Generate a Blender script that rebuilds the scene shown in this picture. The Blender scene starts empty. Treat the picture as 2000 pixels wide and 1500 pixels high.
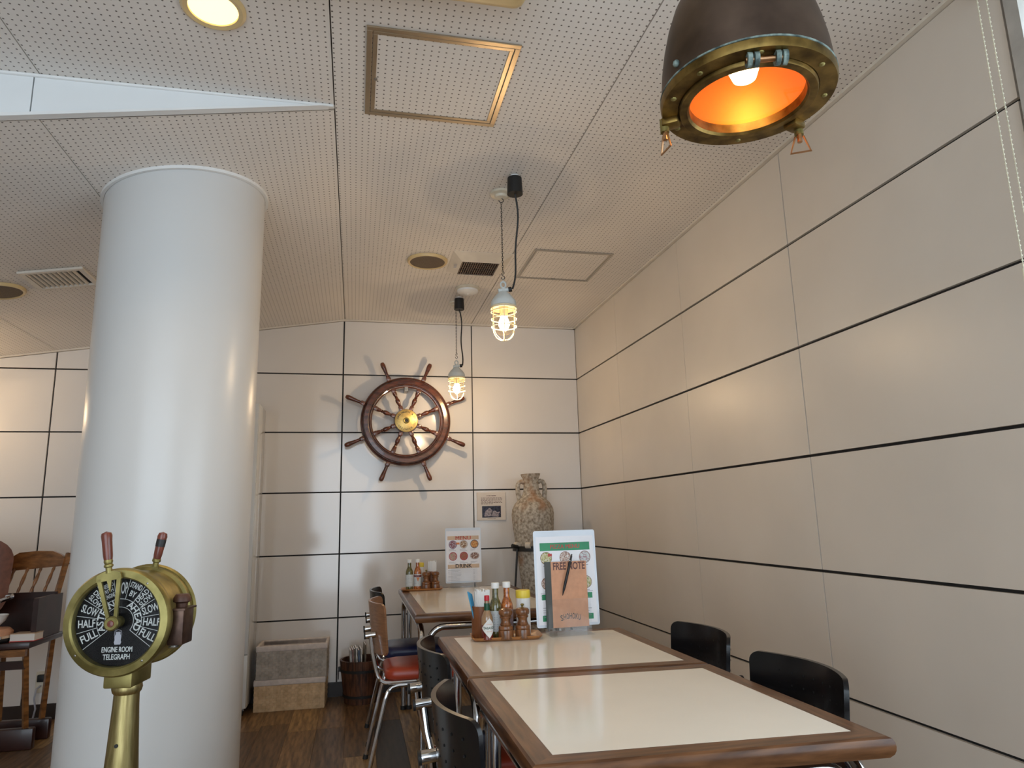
import bpy, bmesh, math, random
from mathutils import Matrix, Vector
random.seed(7)
PI = math.pi
D2R = PI / 180
scene = bpy.context.scene
COL = scene.collection

# ---------------------------------------------------------------- camera
YAW, PITCH, ROLL, FPX = 0.225813, 0.190508, -0.025303, 1341.42
fw = Vector((math.sin(YAW) * math.cos(PITCH), math.cos(YAW) * math.cos(PITCH), math.sin(PITCH)))
rt = Vector((math.cos(YAW), -math.sin(YAW), 0))
up = rt.cross(fw)
r2 = rt * math.cos(ROLL) + up * math.sin(ROLL)
u2 = up * math.cos(ROLL) - rt * math.sin(ROLL)
cd = bpy.data.cameras.new('camera')
cam = bpy.data.objects.new('camera', cd)
COL.objects.link(cam)
M = Matrix((r2, u2, -fw)).transposed().to_4x4()
M.translation = Vector((-1.64086, -4.89863, 1.11602))
cam.matrix_world = M
cd.sensor_width = 36
cd.lens = FPX / 2000 * 36
cd.clip_start = 0.05
scene.camera = cam

# ---------------------------------------------------------------- sky, light, exposure
world = bpy.data.worlds.new('sky')
scene.world = world
world.use_nodes = True
bg = world.node_tree.nodes['Background']
bg.inputs[0].default_value = (0.80, 0.90, 1.0, 1)
bg.inputs[1].default_value = 4.2
scene.view_settings.view_transform = 'Standard'
scene.view_settings.look = 'None'
scene.view_settings.gamma = 1
scene.view_settings.use_curve_mapping = False
scene.view_settings.exposure = 0.0
WARM = (1.0, 0.74, 0.48)


def portal(name, loc, rot, sx, sy):
    l = bpy.data.lights.new(name, 'AREA')
    l.shape = 'RECTANGLE'
    l.size, l.size_y = sx, sy
    l.cycles.is_portal = True
    o = bpy.data.objects.new(name, l)
    o.location = loc
    o.rotation_euler = rot
    COL.objects.link(o)


portal('daylight_opening', (-2.75, -6.49, 1.22), (PI / 2, 0, 0), 3.1, 2.35)
portal('daylight_opening', (-0.01, -5.0, 1.5), (PI / 2, 0, PI / 2), 2.6, 1.9)

# ---------------------------------------------------------------- materials
MATS = {}


def nt(name):
    m = bpy.data.materials.new(name)
    m.use_nodes = True
    t = m.node_tree
    b = t.nodes['Principled BSDF']
    return m, t, b


def node(t, kind, **kw):
    n = t.nodes.new(kind)
    for k, v in kw.items():
        setattr(n, k, v)
    return n


def coords(t, scale, world_space=False):
    mp = node(t, 'ShaderNodeMapping')
    mp.inputs['Scale'].default_value = scale
    if world_space:
        g = node(t, 'ShaderNodeNewGeometry')
        t.links.new(g.outputs['Position'], mp.inputs[0])
    else:
        g = node(t, 'ShaderNodeTexCoord')
        t.links.new(g.outputs['Object'], mp.inputs[0])
    return mp.outputs[0]


def pm(name, col, rough=0.5, metal=0.0, var=0.12, scale=12, stretch=(1, 1, 1), bump=0.0, bscale=None, col2=None,
       coat=0.0, ws=False, detail=4, lo=0.35, hi=0.65, spec=None, rvar=0.0):
    m, t, b = nt(name)
    c = coords(t, [scale * s for s in stretch], ws)
    n = node(t, 'ShaderNodeTexNoise')
    n.inputs['Scale'].default_value = 1.0
    n.inputs['Detail'].default_value = detail
    t.links.new(c, n.inputs['Vector'])
    r = node(t, 'ShaderNodeValToRGB')
    a = [max(0, x * (1 - var)) for x in col[:3]]
    z = col2[:3] if col2 else [min(1, x * (1 + var)) for x in col[:3]]
    r.color_ramp.elements[0].position = lo
    r.color_ramp.elements[1].position = hi
    r.color_ramp.elements[0].color = (*a, 1)
    r.color_ramp.elements[1].color = (*z, 1)
    t.links.new(n.outputs['Fac'], r.inputs[0])
    t.links.new(r.outputs[0], b.inputs['Base Color'])
    b.inputs['Roughness'].default_value = rough
    b.inputs['Metallic'].default_value = metal
    b.inputs['Coat Weight'].default_value = coat
    if spec is not None:
        b.inputs['Specular IOR Level'].default_value = spec
    if rvar:
        mr = node(t, 'ShaderNodeMapRange')
        mr.inputs['To Min'].default_value = max(0.02, rough - rvar)
        mr.inputs['To Max'].default_value = min(1, rough + rvar)
        t.links.new(n.outputs['Fac'], mr.inputs[0])
        t.links.new(mr.outputs[0], b.inputs['Roughness'])
    if bump:
        n2 = n
        if bscale:
            c2 = coords(t, [bscale * s for s in stretch], ws)
            n2 = node(t, 'ShaderNodeTexNoise')
            n2.inputs['Scale'].default_value = 1
            n2.inputs['Detail'].default_value = 3
            t.links.new(c2, n2.inputs['Vector'])
        bp = node(t, 'ShaderNodeBump')
        bp.inputs['Strength'].default_value = bump
        bp.inputs['Distance'].default_value = 0.01
        t.links.new(n2.outputs['Fac'], bp.inputs['Height'])
        t.links.new(bp.outputs[0], b.inputs['Normal'])
    MATS[name] = m
    return m


def emit(name, col, s):
    m, t, b = nt(name)
    b.inputs['Base Color'].default_value = (*col, 1)
    b.inputs['Emission Color'].default_value = (*col, 1)
    b.inputs['Emission Strength'].default_value = s
    n = node(t, 'ShaderNodeTexNoise')
    n.inputs['Scale'].default_value = 20
    return m


def clear(name, tint=(1, 1, 1), gloss=0.12, rough=0.03, milk=0.0):
    m = bpy.data.materials.new(name)
    m.use_nodes = True
    t = m.node_tree
    t.nodes.clear()
    o = node(t, 'ShaderNodeOutputMaterial')
    tr = node(t, 'ShaderNodeBsdfTransparent')
    tr.inputs[0].default_value = (*tint, 1)
    g = node(t, 'ShaderNodeBsdfGlossy')
    g.inputs['Roughness'].default_value = rough
    lw = node(t, 'ShaderNodeLayerWeight')
    lw.inputs[0].default_value = 0.5
    pw_ = node(t, 'ShaderNodeMath', operation='POWER')
    pw_.inputs[1].default_value = 4.0
    t.links.new(lw.outputs['Facing'], pw_.inputs[0])
    ma = node(t, 'ShaderNodeMath', operation='MULTIPLY_ADD')
    ma.inputs[1].default_value = 0.55
    ma.inputs[2].default_value = gloss * 0.25
    t.links.new(pw_.outputs[0], ma.inputs[0])
    mx = node(t, 'ShaderNodeMixShader')
    t.links.new(ma.outputs[0], mx.inputs[0])
    t.links.new(tr.outputs[0], mx.inputs[1])
    t.links.new(g.outputs[0], mx.inputs[2])
    last = mx
    if milk:
        d = node(t, 'ShaderNodeBsdfDiffuse')
        d.inputs[0].default_value = (*tint, 1)
        m2 = node(t, 'ShaderNodeMixShader')
        m2.inputs[0].default_value = milk
        t.links.new(last.outputs[0], m2.inputs[1])
        t.links.new(d.outputs[0], m2.inputs[2])
        last = m2
    t.links.new(last.outputs[0], o.inputs[0])
    return m


def perforated(name, col, hole_shade, pitch=0.0226, rad=0.0032):  # shade inside the holes is put into the colour as flat dark dots
    m, t, b = nt(name)
    g = node(t, 'ShaderNodeNewGeometry')
    s = node(t, 'ShaderNodeSeparateXYZ')
    t.links.new(g.outputs['Position'], s.inputs[0])

    def mth(op, a, bb=None):
        n = node(t, 'ShaderNodeMath', operation=op)
        for i, v in enumerate((a, bb)):
            if v is None:
                continue
            if isinstance(v, (int, float)):
                n.inputs[i].default_value = v
            else:
                t.links.new(v, n.inputs[i])
        return n.outputs[0]
    fx = mth('SUBTRACT', mth('FRACT', mth('DIVIDE', s.outputs[0], pitch)), 0.5)
    fy = mth('SUBTRACT', mth('FRACT', mth('DIVIDE', s.outputs[1], pitch)), 0.5)
    d = mth('SQRT', mth('ADD', mth('MULTIPLY', fx, fx), mth('MULTIPLY', fy, fy)))
    k = mth('LESS_THAN', d, rad / pitch)
    mix = node(t, 'ShaderNodeMix', data_type='RGBA')
    t.links.new(k, mix.inputs[0])
    n = node(t, 'ShaderNodeTexNoise')
    n.inputs['Scale'].default_value = 2.2
    r = node(t, 'ShaderNodeValToRGB')
    r.color_ramp.elements[0].color = (*[c * 0.95 for c in col], 1)
    r.color_ramp.elements[1].color = (*[min(1, c * 1.04) for c in col], 1)
    t.links.new(n.outputs['Fac'], r.inputs[0])
    t.links.new(r.outputs[0], mix.inputs[6])
    mix.inputs[7].default_value = (*hole_shade, 1)
    t.links.new(mix.outputs[2], b.inputs['Base Color'])
    b.inputs['Roughness'].default_value = 0.6
    return m


def food(name, c1, c2, c3, scale=130):
    m, t, b = nt(name)
    c = coords(t, (scale, scale, scale))
    n = node(t, 'ShaderNodeTexNoise')
    n.inputs['Scale'].default_value = 1
    n.inputs['Detail'].default_value = 2
    t.links.new(c, n.inputs['Vector'])
    r = node(t, 'ShaderNodeValToRGB')
    e = r.color_ramp.elements
    e[0].position, e[1].position = 0.36, 0.62
    e[0].color, e[1].color = (*c1, 1), (*c3, 1)
    x = e.new(0.5)
    x.color = (*c2, 1)
    t.links.new(n.outputs['Fac'], r.inputs[0])
    t.links.new(r.outputs[0], b.inputs['Base Color'])
    b.inputs['Roughness'].default_value = 0.3
    return m


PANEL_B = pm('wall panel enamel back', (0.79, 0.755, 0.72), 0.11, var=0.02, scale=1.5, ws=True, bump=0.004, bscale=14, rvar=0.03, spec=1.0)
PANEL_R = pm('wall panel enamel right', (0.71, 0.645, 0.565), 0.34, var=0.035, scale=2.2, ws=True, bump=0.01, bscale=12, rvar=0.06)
BLACK = pm('black joint', (0.012, 0.011, 0.011), 0.7)
CEIL = perforated('perforated ceiling board', (0.82, 0.77, 0.715), (0.16, 0.135, 0.115), rad=0.0029)
CEILEDGE = pm('ceiling joint shadow gap', (0.16, 0.14, 0.12), 0.8)
WHITE = pm('white paint', (0.80, 0.80, 0.785), 0.35, var=0.03, scale=3)
PILLAR = pm('white pillar paint', (0.65, 0.648, 0.635), 0.30, var=0.02, scale=2, bump=0.01, bscale=6)
FASCIA = pm('fascia white laminate', (0.80, 0.82, 0.82), 0.12, var=0.02, scale=3)
PLANKS = [pm('plank golden oak', (0.27, 0.150, 0.058), 0.38, var=0.40, scale=9, stretch=(6, 0.7, 6), bump=0.05, col2=(0.42, 0.25, 0.10)),
          pm('plank walnut', (0.12, 0.064, 0.028), 0.38, var=0.4, scale=9, stretch=(6, 0.7, 6), bump=0.05, col2=(0.21, 0.115, 0.052)),
          pm('plank smoked oak', (0.032, 0.021, 0.015), 0.36, var=0.4, scale=9, stretch=(6, 0.7, 6), bump=0.05, col2=(0.055, 0.036, 0.024)),
          pm('plank chestnut', (0.20, 0.108, 0.044), 0.38, var=0.45, scale=9, stretch=(6, 0.7, 6), bump=0.05, col2=(0.32, 0.18, 0.075))]
BASEB = pm('dark baseboard vinyl', (0.030, 0.018, 0.013), 0.4)
CHROME = pm('polished chrome', (0.62, 0.62, 0.63), 0.10, 1.0, var=0.05, scale=5)
CHROME2 = pm('table leg chrome', (0.52, 0.52, 0.53), 0.14, 1.0, var=0.08, scale=5)
BRASS = pm('aged brass', (0.26, 0.215, 0.070), 0.46, 0.85, var=0.30, scale=18, bump=0.02, col2=(0.37, 0.31, 0.115), rvar=0.10)
BRASSP = pm('brushed brass shaft', (0.34, 0.27, 0.105), 0.38, 0.9, var=0.2, scale=30, stretch=(6, 6, 0.4), col2=(0.43, 0.345, 0.15))
HUBBRASS = pm('satin hub brass', (0.72, 0.50, 0.17), 0.42, 0.75, var=0.1, scale=40, col2=(0.80, 0.58, 0.22))
COPPER = pm('patinated copper', (0.085, 0.054, 0.038), 0.46, 0.7, var=0.3, scale=7, col2=(0.145, 0.098, 0.070), rvar=0.08)
REFLECT = pm('copper reflector', (0.95, 0.36, 0.05), 0.36, 0.6, var=0.06, scale=5)
RINGBR = pm('weathered ring brass', (0.16, 0.098, 0.026), 0.36, 0.9, var=0.45, scale=22, bump=0.03, col2=(0.29, 0.185, 0.052), rvar=0.1)
VERDI = pm('verdigris', (0.13, 0.20, 0.19), 0.6, 0.3, var=0.6, scale=60, col2=(0.33, 0.42, 0.38), bump=0.1)
COPBR = pm('copper wire', (0.55, 0.31, 0.16), 0.3, 1.0)
MAHOG = pm('varnished mahogany', (0.085, 0.022, 0.012), 0.20, var=0.3, scale=16, stretch=(1, 1, 3), coat=0.5, col2=(0.15, 0.045, 0.022))
MAHOG2 = pm('mahogany rim', (0.075, 0.024, 0.016), 0.26, var=0.3, scale=14, coat=0.4, col2=(0.135, 0.046, 0.028))
PADW = pm('mahogany with painted sheen', (0.115, 0.045, 0.034), 0.22, var=0.25, scale=30, coat=0.5, col2=(0.17, 0.075, 0.055))  # lighter tone stands in for light reflected off the spoke flats
DARKLINE = pm('dark wheel line', (0.012, 0.008, 0.007), 0.4)
HANDLEW = pm('red brown grip wood', (0.16, 0.035, 0.018), 0.35, var=0.25, scale=30, stretch=(3, 3, 0.6), coat=0.3)
BLACKTAPE = pm('black tape', (0.012, 0.012, 0.013), 0.5)
DIAL = pm('black enamel dial', (0.006, 0.006, 0.007), 0.22, var=0.1, spec=0.2)
DIALW = pm('dial white print', (0.62, 0.64, 0.62), 0.4, var=0.05)
CHIMN = pm('chimney brown', (0.085, 0.036, 0.022), 0.5, 0.3, var=0.3, scale=40)
LANT = pm('lantern copper brown', (0.060, 0.030, 0.022), 0.38, 0.7, var=0.4, scale=25, col2=(0.12, 0.07, 0.05))
TABLEW = pm('table rail wood', (0.105, 0.042, 0.017), 0.28, var=0.35, scale=14, stretch=(1.5, 1.5, 6), col2=(0.18, 0.078, 0.032), coat=0.08, spec=0.4)
TABLEWX = pm('table rail wood across', (0.105, 0.042, 0.017), 0.28, var=0.35, scale=8, stretch=(1, 9, 6), col2=(0.18, 0.078, 0.032), coat=0.08, spec=0.4)
TABLEWY = pm('table rail wood along', (0.105, 0.042, 0.017), 0.28, var=0.35, scale=8, stretch=(9, 1, 6), col2=(0.18, 0.078, 0.032), coat=0.08, spec=0.4)
LAMIN = pm('cream laminate', (0.87, 0.81, 0.70), 0.13, var=0.015, scale=6)
BLKWOOD = pm('black lacquered plywood', (0.008, 0.008, 0.009), 0.21, var=0.1, spec=0.32)
TANWOOD = pm('tan plywood', (0.28, 0.135, 0.065), 0.3, var=0.2, scale=20, stretch=(1, 1, 6), coat=0.2)
PLYEDGE = pm('grey ply edge', (0.06, 0.055, 0.05), 0.35)
REDV = pm('red vinyl', (0.36, 0.045, 0.018), 0.32, var=0.08)
BLUEV = pm('navy vinyl', (0.012, 0.020, 0.085), 0.32, var=0.1)
RUBBER = pm('black rubber', (0.010, 0.010, 0.010), 0.55)
PERF = pm('perforation dark', (0.002, 0.002, 0.002), 0.9)
BOLT = pm('dull bolt', (0.35, 0.33, 0.30), 0.35, 0.9)
AMPH = pm('encrusted clay', (0.40, 0.325, 0.245), 0.95, var=0.30, scale=55, col2=(0.60, 0.545, 0.46), bump=0.35, bscale=120, detail=8, lo=0.36, hi=0.62)
AMPH_RUST = None
IRON = pm('black iron', (0.014, 0.014, 0.014), 0.5)
FOAM = pm('white foam pad', (0.62, 0.56, 0.47), 0.8)
CREAM = pm('yellowed cream plastic', (0.70, 0.57, 0.36), 0.4)
CREAM2 = pm('cream enamel plate', (0.66, 0.60, 0.48), 0.4)
BEIGE = pm('aged beige plastic', (0.66, 0.49, 0.24), 0.35, var=0.05)
SPKG = pm('speaker cloth', (0.17, 0.125, 0.085), 0.9, var=0.15, scale=200)
ALU = pm('champagne aluminium', (0.46, 0.37, 0.26), 0.35, 0.8, var=0.05)
ALU2 = pm('satin aluminium', (0.45, 0.42, 0.38), 0.4, 0.7, var=0.05)
VENTW = pm('vent white enamel', (0.74, 0.68, 0.59), 0.4, var=0.05)
DARKIN = pm('duct dark', (0.012, 0.011, 0.010), 0.9)
LAMPW = pm('lamp grey white enamel', (0.62, 0.65, 0.63), 0.35, var=0.05)
CAGEW = pm('cage cream wire', (0.80, 0.66, 0.42), 0.4)
SOCK = pm('socket ceramic', (0.80, 0.66, 0.45), 0.5)
BULB = emit('glowing bulb', (1.0, 0.72, 0.36), 60.0)
BULB2 = emit('glowing bulb hot', (1.0, 0.74, 0.40), 17.0)
DOWN = emit('downlight glow', (1.0, 0.70, 0.28), 2.6)
DGLASS = clear('flat dial glass', (0.98, 0.98, 0.98), 0.04)
GLASS = clear('clear globe glass', (1.0, 0.965, 0.90), 0.18)
ACRYL = clear('clear acrylic', (0.985, 0.992, 0.997), 0.10, milk=0.012)
PANE = clear('window pane', (0.97, 0.99, 1.0), 0.1)
BLINDM = pm('white roller blind', (0.82, 0.86, 0.86), 0.8)
CHAINM = pm('ivory plastic chain', (0.80, 0.76, 0.58), 0.4)
WIN = pm('grey window frame', (0.40, 0.37, 0.33), 0.5)
CABW = pm('glossy cabinet white', (0.74, 0.755, 0.755), 0.08, var=0.01)
WEAVEG = pm('grey weave', (0.46, 0.41, 0.355), 0.8, var=0.12, scale=25, col2=(0.56, 0.51, 0.45))
WEAVET = pm('tan weave', (0.70, 0.48, 0.27), 0.8, var=0.12, scale=25, col2=(0.80, 0.58, 0.35))
LINER = pm('lavender grey liner cloth', (0.72, 0.65, 0.61), 0.9, var=0.08, scale=40, bump=0.2, bscale=30)
BUCK = pm('charred cedar stave', (0.060, 0.020, 0.010), 0.5, var=0.5, scale=18, stretch=(3, 3, 0.5), col2=(0.14, 0.052, 0.022), bump=0.1)
PAPER = pm('white paper', (0.88, 0.88, 0.92), 0.35, var=0.01)
PAPERW = pm('warm paper', (0.80, 0.72, 0.64), 0.6, var=0.02)
LAMI = pm('laminate sheet edge', (0.70, 0.76, 0.84), 0.12, var=0.02)
TANB = pm('tan band print', (0.66, 0.48, 0.33), 0.4)
GREENP = pm('green band print', (0.03, 0.27, 0.12), 0.4)
REDP = pm('red print', (0.50, 0.05, 0.035), 0.4)
ORNP = pm('orange print', (0.70, 0.22, 0.06), 0.4)
INK = pm('black ink', (0.015, 0.013, 0.014), 0.5)
GREYINK = pm('grey ink', (0.42, 0.42, 0.47), 0.5)
BRNINK = pm('brown ink', (0.14, 0.055, 0.045), 0.5)
KRAFT = pm('kraft cover', (0.66, 0.335, 0.195), 0.6, var=0.05, scale=60)
SPINE = pm('grey spine tape', (0.075, 0.08, 0.075), 0.6)
PHOTO = pm('underwater photo blue', (0.010, 0.012, 0.03), 0.3, var=0.6, scale=60, col2=(0.05, 0.05, 0.10))
PHOTO2 = pm('pale stone print', (0.30, 0.24, 0.27), 0.4, var=0.4, scale=140, col2=(0.52, 0.45, 0.47))
TRAYM = pm('orange tray wood', (0.40, 0.165, 0.048), 0.32, var=0.2, scale=20, stretch=(1, 6, 1), coat=0.2)
MILLW = pm('turned mill wood', (0.16, 0.058, 0.018), 0.28, var=0.35, scale=26, stretch=(3, 3, 1), col2=(0.27, 0.105, 0.035), coat=0.4)
CUPW = pm('cup wood', (0.22, 0.075, 0.025), 0.4, var=0.2, scale=25, stretch=(3, 3, 0.6))
NAPK = pm('napkin paper', (0.80, 0.79, 0.77), 0.9, var=0.02)
STRAW = pm('blue straw', (0.05, 0.30, 0.52), 0.4)
CAPW = pm('white cap', (0.80, 0.80, 0.78), 0.4)
CAPR = pm('red cap', (0.55, 0.015, 0.03), 0.35)
CAPY = pm('yellow cap', (0.82, 0.62, 0.06), 0.4)
FOILG = pm('green neck foil', (0.008, 0.075, 0.035), 0.3)
SAUCEG = pm('green sauce', (0.085, 0.080, 0.018), 0.10, var=0.4, scale=90, col2=(0.17, 0.15, 0.05), coat=1)
SAUCEO = pm('orange sauce', (0.42, 0.085, 0.012), 0.10, var=0.5, scale=90, col2=(0.62, 0.20, 0.05), coat=1)
SAUCER = pm('red sauce', (0.15, 0.012, 0.006), 0.08, var=0.3, scale=30, coat=1)
BOTG = pm('empty bottle glass tint', (0.34, 0.20, 0.10), 0.07, var=0.2, coat=1)
LABW = pm('white bottle label', (0.66, 0.70, 0.70), 0.5, var=0.06, scale=120)
LABP = pm('purple grey label', (0.34, 0.25, 0.27), 0.5, var=0.25, scale=120)
LABR = pm('maroon label band', (0.15, 0.02, 0.03), 0.5)
HCW = pm('honey chair wood', (0.19, 0.072, 0.020), 0.3, var=0.35, scale=16, stretch=(1, 1, 3), col2=(0.29, 0.12, 0.036), coat=0.25)
HCD = pm('dark stained wood', (0.030, 0.009, 0.006), 0.35, var=0.3, coat=0.2)
LEATH = pm('russet leather', (0.17, 0.055, 0.025), 0.45, var=0.15, scale=40, bump=0.05)
STEELD = pm('dull steel disc', (0.22, 0.21, 0.20), 0.4, 0.7)
MAG = [pm('magazine cover pale', (0.60, 0.58, 0.55), 0.35, var=0.5, scale=30), pm('magazine cover dark', (0.05, 0.045, 0.04), 0.3, var=0.6, scale=30, col2=(0.25, 0.2, 0.14)),
       pm('magazine cover rose', (0.35, 0.20, 0.17), 0.35, var=0.5, scale=30), pm('magazine cover blue', (0.12, 0.16, 0.24), 0.35, var=0.5, scale=30)]


# rust patches for the amphora
def rusty(m):
    t = m.node_tree
    b = t.nodes['Principled BSDF']
    src = b.inputs['Base Color'].links[0].from_socket
    c = coords(t, (7, 7, 5))
    n = node(t, 'ShaderNodeTexNoise')
    n.inputs['Scale'].default_value = 1
    n.inputs['Detail'].default_value = 6
    t.links.new(c, n.inputs['Vector'])
    r = node(t, 'ShaderNodeValToRGB')
    r.color_ramp.elements[0].position = 0.54
    r.color_ramp.elements[1].position = 0.72
    t.links.new(n.outputs['Fac'], r.inputs[0])
    mx = node(t, 'ShaderNodeMix', data_type='RGBA')
    t.links.new(r.outputs[0], mx.inputs[0])
    t.links.new(src, mx.inputs[6])
    mx.inputs[7].default_value = (0.36, 0.17, 0.07, 1)
    t.links.new(mx.outputs[2], b.inputs['Base Color'])


rusty(AMPH)


# ---------------------------------------------------------------- mesh helpers
def frame(d):
    d = d.normalized()
    a = Vector((0, 0, 1)) if abs(d.z) < 0.9 else Vector((1, 0, 0))
    x = d.cross(a).normalized()
    return x, d.cross(x).normalized()


class MB:
    def __init__(s):
        s.v, s.f = [], []

    def add(s, vs, fs, M=None):
        k = len(s.v)
        s.v += [tuple(M @ Vector(p)) if M else tuple(p) for p in vs]
        s.f += [tuple(i + k for i in f) for f in fs]
        return s

    def box(s, x0, y0, z0, x1, y1, z1, M=None, bev=0, seg=2):
        vs = [(x0, y0, z0), (x1, y0, z0), (x1, y1, z0), (x0, y1, z0), (x0, y0, z1), (x1, y0, z1), (x1, y1, z1), (x0, y1, z1)]
        fs = [(0, 3, 2, 1), (4, 5, 6, 7), (0, 1, 5, 4), (1, 2, 6, 5), (2, 3, 7, 6), (3, 0, 4, 7)]
        if bev:
            bm = bmesh.new()
            q = [bm.verts.new(p) for p in vs]
            for f in fs:
                bm.faces.new([q[i] for i in f])
            bmesh.ops.bevel(bm, geom=bm.edges[:], offset=bev, segments=seg, profile=0.5, affect='EDGES')
            bm.verts.index_update()
            vs = [tuple(p.co) for p in bm.verts]
            fs = [tuple(p.index for p in f.verts) for f in bm.faces]
            bm.free()
        return s.add(vs, fs, M)

    def cyl(s, p0, p1, r0, r1=None, n=16, caps=True, M=None):
        p0, p1 = Vector(p0), Vector(p1)
        r1 = r0 if r1 is None else r1
        x, y = frame(p1 - p0)
        vs = []
        for p, r in ((p0, r0), (p1, r1)):
            for i in range(n):
                a = 2 * PI * i / n
                vs.append(p + x * (r * math.cos(a)) + y * (r * math.sin(a)))
        fs = [(i, (i + 1) % n, n + (i + 1) % n, n + i) for i in range(n)]
        if caps:
            fs += [tuple(range(n))[::-1], tuple(range(n, 2 * n))]
        return s.add(vs, fs, M)

    def tube(s, pts, r, n=8, closed=False, M=None):
        P = [Vector(p) for p in pts]
        m = len(P)
        rs = r if isinstance(r, (list, tuple)) else [r] * m
        vs, x = [], None
        for i in range(m):
            if closed:
                d = P[(i + 1) % m] - P[i - 1]
            else:
                d = P[min(i + 1, m - 1)] - P[max(i - 1, 0)]
            d.normalize()
            if x is None:
                x, y = frame(d)
            else:
                x = (x - d * x.dot(d)).normalized()
                y = d.cross(x)
            for k in range(n):
                a = 2 * PI * k / n
                vs.append(P[i] + x * (rs[i] * math.cos(a)) + y * (rs[i] * math.sin(a)))
        fs = []
        for i in range(m if closed else m - 1):
            j = (i + 1) % m
            for k in range(n):
                l = (k + 1) % n
                fs.append((i * n + k, i * n + l, j * n + l, j * n + k))
        if not closed:
            fs += [tuple(range(n))[::-1], tuple(range((m - 1) * n, m * n))]
        return s.add(vs, fs, M)

    def lathe(s, prof, n=32, M=None, close=False, caps=True):
        vs, fs = [], []
        m = len(prof)
        for r, z in prof:
            for i in range(n):
                a = 2 * PI * i / n
                vs.append((r * math.cos(a), r * math.sin(a), z))
        for j in range(m if close else m - 1):
            q = (j + 1) % m
            for i in range(n):
                l = (i + 1) % n
                fs.append((j * n + i, j * n + l, q * n + l, q * n + i))
        if not close and caps:
            if prof[0][0] > 1e-6:
                fs.append(tuple(range(n))[::-1])
            if prof[-1][0] > 1e-6:
                fs.append(tuple(range((m - 1) * n, m * n)))
        return s.add(vs, fs, M)

    def prism(s, poly, d0, d1, M=None):
        n = len(poly)
        vs = [(x, y, d0) for x, y in poly] + [(x, y, d1) for x, y in poly]
        fs = [tuple(range(n))[::-1], tuple(range(n, 2 * n))] + [(i, (i + 1) % n, n + (i + 1) % n, n + i) for i in range(n)]
        return s.add(vs, fs, M)

    def sphere(s, c, r, n=12, m=8, M=None):
        rr = r if isinstance(r, (tuple, list)) else (r, r, r)
        pr = [(math.sin(PI * j / m), -math.cos(PI * j / m)) for j in range(m + 1)]
        T = Matrix.Translation(c) @ Matrix.Diagonal((*rr, 1))
        return s.lathe(pr, n, (M @ T) if M else T)

    def text(s, body, M, size=1.0, width=None, align='CENTER', thick=0.0004):
        vs, fs, w = text_data(body, align)
        sx = size if width is None else width / w
        T = M @ Matrix.Diagonal((sx, size, thick, 1))
        return s.add(vs, fs, T)

    def mesh(s, name, mat, smooth=35):
        me = bpy.data.meshes.new(name)
        me.from_pydata(s.v, [], s.f)
        bm = bmesh.new()
        bm.from_mesh(me)
        bmesh.ops.recalc_face_normals(bm, faces=bm.faces)
        bm.to_mesh(me)
        bm.free()
        if smooth:
            me.polygons.foreach_set('use_smooth', [True] * len(me.polygons))
            me.set_sharp_from_angle(angle=smooth * D2R)
        me.materials.append(mat)
        me.update()
        return me

    def build(s, name, mat, parent=None, smooth=35, loc=None):
        o = bpy.data.objects.new(name, s.mesh(name, mat, smooth))
        COL.objects.link(o)
        if parent:
            o.parent = parent
        if loc is not None:
            o.location = loc
        return o


TXT = {}


def text_data(body, align):
    key = (body, align)
    if key not in TXT:
        cu = bpy.data.curves.new('t', 'FONT')
        cu.body = body
        cu.align_x = align
        cu.align_y = 'CENTER'
        cu.size = 1.4
        cu.extrude = 0.5
        cu.resolution_u = 3
        cu.offset = 0.0 if 'M' in body else (0.04 if body == 'FREE NOTE' else 0.02)
        o = bpy.data.objects.new('t', cu)
        COL.objects.link(o)
        me = bpy.data.meshes.new_from_object(o)
        vs = [tuple(v.co) for v in me.vertices]
        fs = [tuple(p.vertices) for p in me.polygons]
        bpy.data.objects.remove(o)
        bpy.data.curves.remove(cu)
        bpy.data.meshes.remove(me)
        if 'M' in body:
            n0, f0 = len(vs), list(fs)
            for dx in (-.03, .03):
                k0 = len(vs)
                vs += [(a + dx, b, c * (.97 if dx < 0 else .94)) for a, b, c in vs[:n0]]
                fs += [tuple(i + k0 for i in f) for f in f0]
        xs = [v[0] for v in vs] or [0, 1]
        TXT[key] = (vs, fs, max(xs) - min(xs))
    return TXT[key]


def T(x, y, z):
    return Matrix.Translation((x, y, z))


def R(ax, deg):
    return Matrix.Rotation(deg * D2R, 4, ax)


FACE = R('X', 90)          # local XY plane turned to stand upright, facing -Y


def thing(name, label, cat, loc=(0, 0, 0), rz=0, group=None):
    o = bpy.data.objects.new(name, None)
    o.empty_display_size = 0.05
    COL.objects.link(o)
    o.location = loc
    o.rotation_euler = (0, 0, rz * D2R)
    return tag(o, label, cat, group)


def tag(o, label, cat, group=None):
    o['label'] = label
    o['category'] = cat
    if group:
        o['group'] = group
    return o


def struct(o, label, cat):
    o['kind'] = 'structure'
    return tag(o, label, cat)


def piece(name, me, parent, loc=(0, 0, 0)):
    o = bpy.data.objects.new(name, me)
    COL.objects.link(o)
    o.parent = parent
    o.location = loc
    return o


# ================================================================= room shell
CZ, SL, XC = 2.530, 0.1545, -1.735
XL, YF = -6.2, -6.5
ROWS = [2.1279, 1.7179, 1.3079, 0.8979, 0.4879]


def cz(x, y=0):
    return CZ if (x >= XC or y < -2.655) else CZ + SL * (x - XC)


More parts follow.
